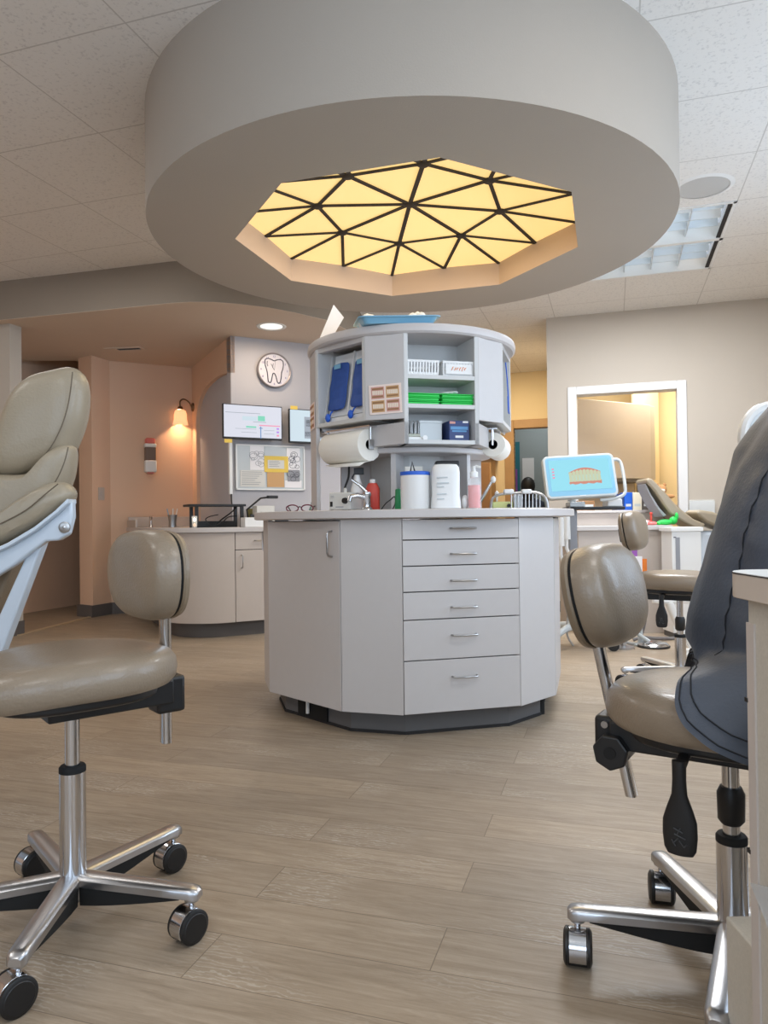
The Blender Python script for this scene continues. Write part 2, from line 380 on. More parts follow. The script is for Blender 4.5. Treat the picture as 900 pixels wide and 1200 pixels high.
# peach wall with the soap dispenser, its column end and the doorway on the left
ptsw = [(-2.71, 6.78), (-2.63, 7.02), (-1.93, 7.385), (-1.99, 7.5), (-2.70, 7.13), (-2.88, 6.90)]
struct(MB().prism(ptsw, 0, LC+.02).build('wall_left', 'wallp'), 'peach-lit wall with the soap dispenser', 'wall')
struct(MB().prism([(-2.715, 6.765), (-2.615, 7.0), (-2.0, 7.325), (-1.93, 7.375), (-1.95, 7.41), (-2.64, 7.05), (-2.73, 6.80), (-2.89, 6.905), (-2.90, 6.88)], 0, .11).build('baseboard_left', 'base'), 'dark rubber baseboard of the peach wall', 'baseboard')
struct(MB(frame((-2.93, 5.68, 0), -17.4)).b2(-.11, .03, 0, .12, 0, LC).build('wall_post', 'wall'), 'pale post at the left edge', 'wall')
struct(MB(frame((-2.93, 5.68, 0), -17.4)).b2(-.12, .035, -.008, .128, 0, .11).build('baseboard_post', 'base'))
p0, p1 = atz(20, 745, 0), atz(107, 723, 0)
d_ = (p1-p0).normalized(); n_ = Vector((-d_.y, d_.x, 0))
struct(MB().prismv([p0-n_*.02, p1-n_*.02, p1+n_*.02, p0+n_*.02], (0, 0, .008)).build('trim_threshold', mat('threshold_strip', (196, 176, 146), .4, .2)), 'pale metal threshold strip on the floor', 'trim')
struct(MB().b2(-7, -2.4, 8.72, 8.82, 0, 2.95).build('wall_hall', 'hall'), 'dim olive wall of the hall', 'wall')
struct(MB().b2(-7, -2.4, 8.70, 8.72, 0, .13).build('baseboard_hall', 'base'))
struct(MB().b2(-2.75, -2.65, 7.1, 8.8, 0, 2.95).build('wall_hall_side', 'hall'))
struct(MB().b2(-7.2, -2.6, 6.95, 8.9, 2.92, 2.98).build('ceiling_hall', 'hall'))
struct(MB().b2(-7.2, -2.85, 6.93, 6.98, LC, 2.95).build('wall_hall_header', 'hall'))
# back wall with the doorway
P0 = Vector((1.536, 6.798, 0)); BK = Matrix.Translation(P0) @ Matrix.Rotation(-PHI, 4, 'Z')
mb = MB(BK)
mb.b2(0, .205, 0, .12, 0, HC); mb.b2(1.185, 2.5, 0, .12, 0, HC); mb.b2(.205, 1.185, 0, .12, 2.035, HC)
struct(mb.build('wall_back', 'wall', smooth=False), 'beige back wall with the doorway', 'wall')
mb = MB(BK)
for (x0, x1, z0, z1) in ((.185, .265, 0, 2.075), (1.125, 1.205, 0, 2.075)): mb.b2(x0, x1, -.018, .14, z0, z1)
mb.b2(.265, 1.125, -.018, .14, 2.0, 2.075)
struct(mb.build('door_1', 'trim', bevel=.006), 'white door frame in the beige back wall', 'door frame')
struct(MB(BK).b2(0, .18, -.012, 0, 0, .1).b2(1.21, 2.5, -.012, 0, 0, .1).build('baseboard_back', 'base'))
# the room behind the doorway
struct(MB(BK).b2(-.1, 3.2, 2.4, 2.5, 0, HC).build('wall_office', 'yellow'), 'cream wall of the room behind the doorway', 'wall')
struct(MB(BK).b2(1.75, 1.85, .12, 2.5, 0, HC).build('wall_office_side', 'yellow'))
struct(MB(BK).b2(0, .12, .12, 2.4, 0, HC).build('wall_corridor', 'wall'))
# corridor end wall with its opening
E0 = atz(603, 437, HC); ED = Matrix.Translation(Vector((E0.x, E0.y, 0))) @ Matrix.Rotation(-PHI, 4, 'Z')
mb = MB(ED); mb.b2(-2.6, -.02, 0, .1, 0, HC); mb.b2(-.02, .95, 0, .1, 2.04, HC)
struct(mb.build('wall_corridor_end', 'yellow', smooth=False), 'yellow-lit wall at the corridor end', 'wall')
mb = MB(ED); mb.b2(-.14, -.02, -.02, .12, 0, 2.13); mb.b2(-.02, .95, -.02, .12, 2.02, 2.13)
struct(mb.build('door_2', 'wood', bevel=.006), 'honey wood frame of the corridor opening', 'door frame')
struct(MB(ED).b2(-1.2, 2.5, 1.5, 1.6, 0, HC).build('wall_far', 'bluewall'), 'blue-grey wall of the farthest room', 'wall')
struct(MB(ED).b2(.95, 1.05, .1, 1.6, 0, HC).build('wall_corridor_side', 'bluewall'))
# left side of corridor: from end of clock wall back
q = CLK @ Vector((1.95, .12, 0))
struct(MB(Matrix.Translation(q) @ Matrix.Rotation(-PHI, 4, 'Z')).b2(-.1, 0, -.1, 1.5, 0, HC).build('wall_corridor_left', 'wall'))
# walls out of frame: they keep the daylight where the room has it
def wall_windows(name, fr, x0, x1, holes, matn='wall'):
    mb = MB(fr); holes = sorted(holes); cur = x0
    for (a, b, z0, z1) in holes:
        mb.b2(cur, a, 0, .15, 0, HC); mb.b2(a, b, 0, .15, 0, z0); mb.b2(a, b, 0, .15, z1, HC); cur = b
    mb.b2(cur, x1, 0, .15, 0, HC)
    return struct(mb.build(name, matn, smooth=False))
holes_r = [(-1.9, -.3, .8, 2.3), (.1, 1.7, .8, 2.3), (2.6, 4.6, .8, 2.3)]  # last opening added to fill the right side with cool daylight
# right wall: local x along V
RWm = Matrix.Translation(rm(AR_, 0)) @ Matrix.Rotation(PI/2-PHI, 4, 'Z')
mb = MB(RWm)
cur = B0
for (a, b, z0, z1) in holes_r:
    mb.b2(cur, a, -.15, 0, 0, HC); mb.b2(a, b, -.15, 0, 0, z0); mb.b2(a, b, -.15, 0, z1, HC); cur = b
mb.b2(cur, B1+.15, -.15, 0, 0, HC)
struct(mb.build('wall_right', 'wall', smooth=False))
for k, (a, b, z0, z1) in enumerate(holes_r):
    mb = MB(RWm)
    for (x0, x1, y0, y1) in ((a, a+.05, z0, z1), (b-.05, b, z0, z1), (a, b, z0, z0+.05), (a, b, z1-.05, z1), ((a+b)/2-.02, (a+b)/2+.02, z0, z1)): mb.b2(x0, x1, -.1, -.04, y0, y1)
    struct(mb.build('window_%d' % (k+1), 'trim'))
NWm = Matrix.Translation(rm(0, B0)) @ Matrix.Rotation(-PHI, 4, 'Z')
holes_n = [(-3.4, -1.6, .8, 2.3), (-1.0, 1.2, .8, 2.3)]
mb = MB(NWm); cur = AL
for (a, b, z0, z1) in holes_n:
    mb.b2(cur, a, -.15, 0, 0, HC); mb.b2(a, b, -.15, 0, 0, z0); mb.b2(a, b, -.15, 0, z1, HC); cur = b
mb.b2(cur, AR_+.15, -.15, 0, 0, HC)
struct(mb.build('wall_near', 'wall', smooth=False))
for k, (a, b, z0, z1) in enumerate(holes_n):
    mb = MB(NWm)
    for (x0, x1, y0, y1) in ((a, a+.05, z0, z1), (b-.05, b, z0, z1), (a, b, z0, z0+.05), (a, b, z1-.05, z1), ((a+b)/2-.02, (a+b)/2+.02, z0, z1)): mb.b2(x0, x1, -.1, -.04, y0, y1)
    struct(mb.build('window_%d' % (k+4), 'trim'))
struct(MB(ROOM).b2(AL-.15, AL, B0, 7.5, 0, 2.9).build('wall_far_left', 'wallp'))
# ---------------------------------------------------------------- lights
def area(name, loc, target, sx, sy, power, col, spread=180):
    d = bpy.data.lights.new(name, 'AREA'); d.shape = 'RECTANGLE'; d.size = sx; d.size_y = sy; d.energy = power; d.color = col; d.spread = R(spread)
    o = bpy.data.objects.new(name, d); C.objects.link(o); o.location = loc
    o.rotation_euler = (Vector(target)-Vector(loc)).to_track_quat('-Z', 'Y').to_euler(); return o
def point(name, loc, power, col, r=.05):
    d = bpy.data.lights.new(name, 'POINT'); d.energy = power; d.color = col; d.shadow_soft_size = r
    o = bpy.data.objects.new(name, d); C.objects.link(o); o.location = loc; return o
DAY = (.64, .80, 1.0); WARM = (1, .78, .55); NEU = (1, .97, .93)
K_ = 1.0
for k, (a, b, z0, z1) in enumerate(holes_n):
    p = NWm @ Vector(((a+b)/2, -.2, (z0+z1)/2)); t = p + V
    area('daylight_rear_%d' % k, p, t, b-a, z1-z0, 46*K_ if k else 22*K_, DAY)
for k, (a, b, z0, z1) in enumerate(holes_r):
    p = RWm @ Vector(((a+b)/2, -.2, (z0+z1)/2)); t = p - U
    area('daylight_right_%d' % k, p, t, b-a, z1-z0, (40, 44, 50)[k]*K_, DAY)
# added fill lamps under the ceiling, no fixtures; then the two louvred troffers
for (a, b, pw, col) in ((-.9, -.6, 18, NEU), (-3.2, .6, 16, NEU), (-3.4, 3.4, 15, NEU), (1.0, 1.8, 18, NEU)):
    p = rm(a, b, HC-.03); area('troffer_fill_lamp', p, p-Vector((0, 0, 1)), 1.15, .55, pw*K_, col)
for a, b in lights:
    p = rm(a+.61, b+.3, HC-.02); area('troffer_fill_lamp', p, p-Vector((0, 0, 1)), 1.15, .5, 40*K_, (.95, .97, 1))
W = bpy.data.worlds.new('world'); SC.world = W; W.use_nodes = True
W.node_tree.nodes['Background'].inputs[0].default_value = (.8, .88, 1, 1); W.node_tree.nodes['Background'].inputs[1].default_value = .6
SC.view_settings.view_transform = 'Standard'; SC.view_settings.look = 'None'; SC.view_settings.gamma = 1; SC.view_settings.exposure = 0
SC.view_settings.use_curve_mapping = False
# ---------------------------------------------------------------- ceiling fixtures
for k, (a, b) in enumerate(lights):
    t = thing('ceiling_light', ['louvred ceiling light of the pair nearest the viewer, beside the round drum', 'louvred ceiling light of the pair nearest the back wall'][k], 'ceiling light', rm(a+.61, b+.305, HC), 'louvred lights beside the drum')
    f = MB(ROOM)
    for (x0, x1, y0, y1) in ((a, a+.02, b, b+.61), (a+1.2, a+1.22, b, b+.61), (a, a+1.22, b, b+.02), (a, a+1.22, b+.59, b+.61)): f.b2(x0, x1, y0, y1, HC-.006, HC+.1)
    f.build('frame', 'white', t)
    MB(ROOM).b2(a+1.175, a+1.2, b+.02, b+.59, HC+.0, HC+.005).build('shadow_strip', 'gap', t)  # dark strip standing in for the shadow at the fixture's end
    l = MB(ROOM)
    for i in range(6):
        for j in range(4):
            l.b2(a+.02+i*.193, a+.02+(i+1)*.193, b+.02+j*.1425, b+.02+(j+1)*.1425, HC+.085, HC+.09, mi=(i*3+j*5+k*2) % 4 == 0)
    l.build('diffuser', ['lens', 'lensw'], t)
    l = MB(ROOM)
    for i in range(1, 6): l.b2(a+.02+i*.193-.004, a+.02+i*.193+.004, b+.02, b+.59, HC+.03, HC+.084)
    for j in range(1, 4): l.b2(a+.02, a+1.17, b+.02+j*.1425-.004, b+.02+j*.1425+.004, HC+.03, HC+.084)
    l.build('louver', 'louver', t)
# round speaker grille
pc = atz(824, 219, HC)
t = thing('ceiling_speaker', 'round white speaker grille in the ceiling right of the drum', 'speaker', pc)
MB().lathe([(.14, -.006), (.165, 0), (.165, .01), (.14, .01)], pc, 40, cap=False).build('rim', 'white', t)
MB().lathe([(.001, -.005), (.139, -.004), (.139, .004), (.001, .004)], pc, 40).build('grille', mat('speaker_grille', (198, 197, 194), .7, bump=.6, bscale=400), t)
# air vent in low ceiling
pc = atz(150, 408, LC)-Vector((0,0,.003))
t = thing('air_vent', 'long dark air vent in the low ceiling above the peach wall', 'vent', pc)
fr = frame(pc, -8)
MB(fr).b2(-.2, -.1, -.06, .06, -.008, 0).b2(-.1, .12, .035, .05, -.008, 0).b2(-.1, .12, -.05, -.035, -.008, 0).b2(.12, .14, -.05, .05, -.008, 0).build('frame', 'lowceil', t)
MB(fr).b2(-.1, .12, -.035, .035, -.003, -.001).build('slot', 'gap', t)
s_ = MB(fr)
for i in range(2): s_.b2(-.1, .12, -.015+.02*i, -.011+.02*i, -.006, -.002)
s_.build('slat', 'base', t)
# recessed light
pc = atz(318, 382, LC)-Vector((0,0,.003))
t = thing('recessed_light', 'round recessed ceiling light above the clock', 'ceiling light', pc)
MB().lathe([(.09, -.002), (.115, -.006), (.12, 0), (.09, .0)], pc, 36, cap=False).build('rim', 'white', t)
MB().lathe([(.001, -.003), (.095, -.002), (.095, -.0005), (.001, -.0005)], pc, 36).build('lens', 'can', t)
area('recessed_lamp', pc-Vector((0, 0, .02)), pc-Vector((0, 0, 1)), .18, .18, 5, WARM)
area('office_lamp', BK @ Vector((1.0, 1.4, HC-.05)), BK @ Vector((1.0, 1.4, 0)), .6, .6, 42, (1, .93, .78))
area('corridor_lamp', ED @ Vector((0, -1.2, HC-.05)), ED @ Vector((0, -1.0, 0)), .4, .4, 30, (1, .80, .52))
area('far_room_lamp', ED @ Vector((.3, .8, HC-.05)), ED @ Vector((.3, .8, 0)), .4, .4, 9, (.9, .97, 1))
point('added_warm_fill', (-4.3, 6.1, 1.9), 165, (1, .68, .45), .1)  # unseen warm lamp added to brighten the peach wall and low ceiling
point('hall_lamp', (-4.3, 7.8, 2.5), 7, (1, .8, .5), .1)
# ================================================================ CEILING DRUM
DX, DY, DB, DR = .143, 3.622, 2.2565, 1.25
t = thing('ceiling_drum', 'big round taupe ceiling drum hanging above the central island', 'ceiling drum', (DX, DY, HC))
oct_ = [(DX+.005+.865*math.cos(R(5.4+45*k)), DY+.02+.865*math.sin(R(5.4+45*k))) for k in range(8)]
NS = 96
circ = [(DX+DR*math.cos(2*PI*i/NS), DY+DR*math.sin(2*PI*i/NS)) for i in range(NS)]
mb = MB(); mb.loft([[(x, y, HC) for x, y in circ], [(x, y, DB) for x, y in circ]], cap=False).build('drum_side', 'drum', t)
# underside with an octagonal hole
def octray(ang):
    k = int(((ang-R(5.4)) % (2*PI))//(PI/4)); a = Vector(oct_[k]); b = Vector(oct_[(k+1) % 8])
    d = Vector((math.cos(ang), math.sin(ang))); c = Vector((DX, DY)); e = b-a
    den = d.x*e.y-d.y*e.x; s = ((a.x-c.x)*e.y-(a.y-c.y)*e.x)/den
    return c+d*s
angs = sorted(set([round(2*PI*i/NS, 6) for i in range(NS)] + [round(math.atan2(p[1]-DY, p[0]-DX) % (2*PI), 6) for p in oct_]))
mb = MB()
o1 = [(DX+DR*math.cos(a), DY+DR*math.sin(a), DB) for a in angs]; i1 = [(*octray(a), DB) for a in angs]
mb.loft([o1, i1], cap=False).build('drum_underside', 'drum', t)
PZ = 2.39
mb = MB(); mb.loft([[(x, y, DB) for x, y in oct_], [(x, y, PZ+.02) for x, y in oct_]], cap=False).build('recess_side', 'recess', t, smooth=False)
ctr = (DX+.005, DY+.025); ring = [(ctr[0]+.462*math.cos(R(5.4+45*k)), ctr[1]+.462*math.sin(R(5.4+45*k)), 2.437) for k in range(8)]
outer = []
for k in range(8):
    a, b = Vector(oct_[k]), Vector(oct_[(k+1) % 8]); outer += [(*a, PZ-.003), (*((a+b)/2), PZ+.005)]
top = (*ctr, 2.458)
mb = MB()
for k in range(8):
    mb.face([top, ring[k], ring[(k+1) % 8]])
    o0, o1_, o2 = outer[2*k], outer[2*k+1], outer[(2*k+2) % 16]
    mb.face([ring[k], o0, o1_]); mb.face([ring[k], o1_, ring[(k+1) % 8]]); mb.face([ring[(k+1) % 8], o1_, o2])
mb.build('dome_panel', 'dome', t, smooth=False)
segs = []
for k in range(8):
    segs += [(top, ring[k]), (ring[k], ring[(k+1) % 8]), (ring[k], outer[2*k]), (ring[k], outer[2*k+1]), (ring[(k+1) % 8], outer[2*k+1])]
for a, b in segs:
    a, b = Vector(a), Vector(b); a.z -= .008; b.z -= .008
    mb = MB(); d = (b-a).normalized(); n = Vector((-d.y, d.x, 0))*.009
    if (a-Vector(top)).length < .03 : n = n*1.15
    mb.prismv([a-n, b-n, b+n, a+n], (0, 0, .006)); mb.build('lattice_bar', 'lat', t, smooth=False)
for p in ring + [top]: MB().lathe([(.001, -.016), (.02, -.016), (.03, -.01), (.03, -.004), (.001, -.004)], p, 12).build('lattice_hub', 'lat', t)
area('drum_lamp', (DX, DY, 2.36), (DX, DY, 0), 1.0, 1.0, 9, (1, .80, .5))
# ================================================================ CENTRAL ISLAND
TH = math.degrees(.2466); ISL = frame((DX, DY, 0), TH)
WH, NH = .2506, .1292
AW = 2*NH + math.sqrt(3)*WH
def dodeca(s, off=0):
    pts = []
    for k in range(6):
        a = R(60*k)            # face normal: (sin a, -cos a)
        n = Vector((math.sin(a), -math.cos(a))); tt = Vector((math.cos(a), math.sin(a)))
        for sg in (-1, 1):
            p = n*(AW*s) + tt*(sg*WH*s)
            if off: p = p*(1+off/p.length)
            pts.append(p)
    return pts
def FR(k, apo): # frame on a face: k in sixths of a turn (halves are the narrow faces); x along face, y inward, z up
    a = 60*k
    return ISL @ Matrix.Rotation(R(a), 4, 'Z') @ Matrix.Translation((0, -apo, 0))
AN = AW*math.cos(PI/6) + WH*.5      # apothem of narrow faces
t = thing('island_cabinet', 'off-white twelve-sided island cabinet with six drawers in front', 'cabinet', (DX, DY, 0))
z0, z1 = .097, .875
MB(ISL).prism(dodeca(1, -.02), z0+.004, z1-.004).build('body', 'gap', t, smooth=False)
MB(ISL).prism(dodeca(1, -.075), 0, z0+.004).build('plinth', 'kick', t, smooth=False)
mb = MB(ISL); mb.prism(dodeca(1, -.07), 0, .012); mb.build('plinth_strip', 'gap', t, smooth=False)
for k in range(6):      # narrow fixed panels
    MB(FR(k+.5, AN)).b2(-NH+.0012, NH-.0012, 0, .02, z0, z1).build('panel', 'lam', t, bevel=.0015, smooth=False)
def pull(fr, x, z, L, par, vert=False):
    mb = MB(fr); s = .028
    if vert: pts = [(x, 0, z-L/2), (x, -s*.8, z-L/2+.004), (x, -s, z-L/2+.014), (x, -s, z+L/2-.014), (x, -s*.8, z+L/2-.004), (x, 0, z+L/2)]
    else: pts = [(x-L/2, 0, z), (x-L/2+.004, -s*.8, z), (x-L/2+.014, -s, z), (x+L/2-.014, -s, z), (x+L/2-.004, -s*.8, z), (x+L/2, 0, z)]
    mb.tube(pts, .0042, 8); return mb.build('handle', 'nickel', par)
dz = [.872, .789, .685, .582, .471, .309, z0]
hz = [.834, .731, .624, .517, .405, .238]
for i in range(6):
    d = MB(FR(0, AW)).b2(-WH+.003, WH-.003, -.001, .019, dz[i+1]+.0022, dz[i]-.0022).build('drawer', 'lam', t, bevel=.0015, smooth=False)
    pull(FR(0, AW), .005, hz[i], .105, d)
for k in range(1, 6):
    d = MB(FR(k, AW)).b2(-WH+.003, WH-.003, -.001, .019, z0, .868).build('door', 'lam', t, bevel=.0015, smooth=False)
    if k != 1: pull(FR(k, AW), WH-.05, .775, .105, d, True)
mb = MB(FR(5, AW)); mb.b2(-.12, .08, .06, .075, .01, .085); mb.build('plinth_opening', 'blackm', t)
MB(FR(5, AW)).cyl((-.04, .052, .028), (-.04, .052, .085), .008).build('levelling_foot', 'white', t)
MB(FR(1.0, AW)).cyl((-.2, .075, 0), (-.2, .075, .09), .022).build('levelling_foot', 'blackm', t)
# worktop
o = MB().lathe([(.001, .876), (.765, .876), (.775, .880), (.775, .909), (.770, .912), (.001, .912)], (DX, DY, 0), 96).build('island_worktop', 'top')
tag(o, 'round pale grey worktop lying on the island cabinet', 'worktop')
TOPZ = .912
# ---------------------------------------------------------------- the hutch on the worktop
HS = .68; HW, HN, HAW, HAN = WH*HS, NH*HS, AW*HS, AN*HS
h = thing('island_hutch', 'white round-topped shelf unit standing on the island worktop', 'shelf unit', (DX, DY, TOPZ))
MB().lathe([(.001, 1.672), (.50, 1.672), (.51, 1.680), (.512, 1.695), (.508, 1.712), (.001, 1.712)], (DX, DY, 0), 96).build('top_disc', 'top', h)
ZB, ZL, ZT = 1.305, 1.197, 1.672
BD = .19
for k in range(6):
    zb = ZL if k == 0 else ZB
    MB(FR(k+.5, HAN)).b2(-HN+.001, HN-.001, 0, .018, (TOPZ if k == 4 else ZB), ZT).build('panel', 'lam', h, bevel=.0015, smooth=False)
    f = FR(k, HAW)
    for sg in (-1, 1):
        mb = MB(f); x0, x1 = sg*HW, sg*(HW-.018)
        mb.prism([(x0, 0), (x1, 0), (x1-sg*.012, BD), (x0-sg*.012, BD)], zb, ZT); mb.build('divider', 'lamin', h, bevel=.001, smooth=False)
    MB(f).b2(-HW+.004, HW-.004, BD, BD+.012, zb, ZT).build('back_panel', 'lamin', h, smooth=False)
    if k: MB(f).b2(-HW+.0, HW-.0, 0.001, .03, ZT-.02, ZT).build('rail', 'lam', h, smooth=False)
    if k == 0:
        for z in (ZL, 1.352, 1.479): MB(f).b2(-HW+.018, HW-.018, .001, BD, z, z+.018).build('shelf', 'lamin', h, bevel=.001, smooth=False)
    else: MB(f).b2(-HW+.018, HW-.018, .001, BD, ZB, ZB+.018).build('shelf', 'lamin', h, bevel=.001, smooth=False)
# bottom plate over the side bays, ledge disc and supports down to the worktop
clip = [p for p in dodeca(HS, -.03) if p.y > -.3]
MB(ISL).prism(clip, ZB-.015, ZB-.001).build('bottom_panel', 'lam', h, smooth=False)
for sg in (-1, 1):
    mb = MB(FR(0, HAW)); mb.prism([(sg*HW, .0), (sg*(HW+.11), .16), (sg*(HW-.02), .19), (sg*(HW-.018), .0)], ZL, ZB-.015); mb.build('cheek_panel', 'lam', h, smooth=False)
MB().lathe([(.001, 1.168), (.385, 1.168), (.39, 1.173), (.39, 1.190), (.385, 1.195), (.001, 1.195)], (DX, DY, 0), 80).build('ledge', 'top', h)
MB(ISL).prism(dodeca(.30), TOPZ, 1.168).build('core', 'lamin', h, smooth=False)
for k in (0, 1, 2, 3, 4, 5):
    f = FR(k+.5, 0)
    MB(f).b2(-.012, .012, -.36, -.17, TOPZ, 1.168).build('support_panel', 'lam', h, smooth=False)
# ---------------------------------------------------------------- things in the hutch
f0 = FR(0, HAW)
def basket(fr, x, z, w, d, hgt, label, sign=None):
    t = thing('storage_basket', label, 'basket', fr @ Vector((x, d/2+.012, z)), 'white baskets on the top shelf')
    mb = MB(fr); y0 = .012
    mb.b2(x-w/2+.008, x+w/2-.008, y0+.006, y0+d-.006, z, z+.004)
    for zz in (z+hgt-.01, z+.004):
        e = 0 if zz > z+.02 else .006
        hh = .01
        mb.b2(x-w/2+e, x+w/2-e, y0+e, y0+e+.003, zz, zz+hh); mb.b2(x-w/2+e, x+w/2-e, y0+d-e-.003, y0+d-e, zz, zz+hh)
        mb.b2(x-w/2+e, x-w/2+e+.003, y0+e, y0+d-e, zz, zz+hh); mb.b2(x+w/2-e-.003, x+w/2-e, y0+e, y0+d-e, zz, zz+hh)
    n = 11
    for i in range(n):
        for yy in (0, 1):
            xx = x-w/2+.008+(w-.016)*i/(n-1); Yb = y0+.006 if yy == 0 else y0+d-.006; Yt = y0 if yy == 0 else y0+d-.002
            mb.prismv([(xx-.0036, Yb, z+.004), (xx+.0036, Yb, z+.004), (xx+.0036, Yt, z+hgt-.006), (xx-.0036, Yt, z+hgt-.006)], (0, .002, 0))
    for i in range(1, 8):
        yy = y0+.008+(d-.016)*i/8
        for sx in (-1, 1): mb.b2(x+sx*(w/2-.006), x+sx*(w/2-.004), yy-.005, yy+.005, z, z+hgt-.005)
    mb.build('basket_body', 'white', t)
    if sign:
        s = MB(fr); s.b2(x-w*.40, x+w*.40, y0-.004, y0-.002, z+.008, z+hgt-.014); s.build('label_card', 'white', t)
        s = MB(fr); rq = random.Random(5)
        for q in range(6):
            xq = x-w*.2+q*w*.08; zq = z+hgt*.46
            s.tube([(xq-.003, y0-.0048, zq+rq.uniform(-.009, -.004)), (xq+rq.uniform(-.002, .003), y0-.0048, zq+rq.uniform(-.002, .006)), (xq+.004, y0-.0048, zq+rq.uniform(.004, .010))], .0017, 5)
        s.build('faded_mark', 'orange', t)
    return t
basket(f0, -.078, 1.4972, .15, .15, .066, 'white slotted plastic basket on the top shelf, without any mark')
basket(f0, .082, 1.4972, .15, .15, .066, 'white plastic basket on the top shelf with a faded orange mark', True)
# green lidded trays: two stacks of three
for s_i, x in enumerate((-.078, .078)):
    for j in range(3):
        z = 1.3703 + j*.0165
        lab = '%s green tray in the %s stack on the middle shelf' % (('lowest', 'middle', 'topmost')[j], ('left', 'right')[s_i])
        tt = thing('green_tray', lab, 'tray', f0 @ Vector((x, .09, z)), 'green trays on the middle shelf')
        dx = random.uniform(-.003, .003)
        mb = MB(f0); mb.b2(x-.072+dx, x+.072+dx, .015, .155, z, z+.011); mb.build('tray_body', 'green', tt, bevel=.004)
        mb = MB(f0); mb.b2(x-.076+dx, x+.076+dx, .011, .159, z+.011, z+.0155); mb.build('tray_rim', 'green', tt, bevel=.002)
o = MB(f0)
for k in range(3): o.ball((.03+k*.02, .05, 1.4255+.002*k), (.022, .03, .007), 10, 6)
tag(o.build('gauze_pad', 'gauze'), 'crumpled white gauze lying on the right green stack', 'gauze')
# bottom shelf: clips, pale box, navy box
t = thing('clip_stand', 'metal clip stand with three upright wire hooks on the bottom shelf', 'stand', f0 @ Vector((-.115, .05, 1.2155)))
MB(f0).b2(-.148, -.075, .02, .08, 1.2155, 1.2295).build('stand_base', 'white', t, bevel=.003)
MB(f0).b2(-.145, -.09, .03, .07, 1.2295, 1.2445).build('clip_block', mat('olive_metal', (150, 150, 136), .4, .6), t, bevel=.003)
for i in range(3):
    x = -.135+i*.018
    MB(f0).tube([(x-.006, .05, 1.2445), (x-.006, .05, 1.2945), (x, .05, 1.3025), (x+.006, .05, 1.2945), (x+.006, .05, 1.2445)], .0022, 6).build('wire_hook', 'nickel', t)
MB(f0).lathe([(.001, 0), (.011, .001), (.011, .008), (.001, .008)], (-.075, .018, 1.2245), 16, axis=(0, -1, .001)).build('dial', 'white', t)
t = thing('pale_box', 'pale grey cardboard box on the bottom shelf beside the clips', 'box', f0 @ Vector((-.02, .1, 1.2155)))
MB(f0).b2(-.085, .018, .06, .16, 1.2155, 1.2985).build('box_body', 'greyp', t, bevel=.002)
MB(f0).b2(-.087, .02, .058, .162, 1.2945, 1.3065).build('box_lid', 'greyp', t, bevel=.002)
t = thing('navy_box', 'navy carton with light blue print on the bottom shelf', 'box', f0 @ Vector((.09, .08, 1.2155)))
MB(f0).b2(.042, .135, .03, .13, 1.2155, 1.3045).build('carton', 'navy', t, bevel=.002)
mb = MB(f0)
mb.b2(.048, .129, .0285, .03, 1.2645, 1.2785, 0); mb.b2(.055, .122, .0285, .03, 1.2545, 1.2615, 0); mb.b2(.07, .107, .0285, .03, 1.2285, 1.2385, 1); mb.b2(.044, .07, .0285, .03, 1.2905, 1.3005, 2); mb.b2(.105, .13, .0285, .03, 1.2945, 1.3025, 1)
mb.build('printed_label', ['lblue', 'white', 'gum'], t)
# left bay: clear rack with two blue pouches
f5 = FR(5, HAW)
t = thing('pouch_rack', 'clear sloping rack holding two blue pouches in the left bay', 'rack', f5 @ Vector((0, .08, ZB+.018)))
til = Matrix.Rotation(R(-9), 3, 'X')
MB(f5).box((.01, .075, 1.50), (.29, .006, .30), til).build('backboard', 'white', t, bevel=.002)
MB(f5).box((.01, .05, 1.335), (.29, .05, .02)).build('rack_foot', 'white', t, bevel=.002)
for x in (-.15, .012, .164): MB(f5).box((x, .066, 1.50), (.006, .014, .30), til).build('rib', 'white', t)
def pouch(x, label):
    p = thing('blue_pouch', label, 'pouch', f5 @ Vector((x, .05, 1.36)), 'blue pouches in the clear rack')
    rings = []
    for k in range(9):
        zz = 1.375+k*.029
        yy = .058+(zz-1.5)*.158
        wv = .006*math.sin(k*1.7+x*30); th = .010+.006*math.sin(k*2.3)
        rings.append([(x-.076+wv, yy, zz), (x-.04, yy-th, zz), (x, yy-th*1.2, zz), (x+.04, yy-th, zz), (x+.074+wv*.5, yy, zz), (x+.03, yy+.004, zz), (x-.03, yy+.004, zz)])
    MB(f5).loft(rings).build('pouch_body', 'blue', p, sub=1)
    MB(f5).b2(x-.03, x+.015, .058+.09*.158-.019, .058+.09*.158-.016, 1.575, 1.595).build('name_label', 'bluet', p)
    g = MB(f5); g.tube([(x-.02, .045, 1.39), (x-.028, .03, 1.37), (x-.03, .02, 1.345)], .004, 6); g.ball((x-.03, .012, 1.345), (.016, .01, .02), 10, 8); g.build('drawstring_knot', 'blueb', p)
pouch(-.068, 'left blue drawstring pouch in the clear rack')
pouch(.09, 'right blue drawstring pouch in the clear rack')
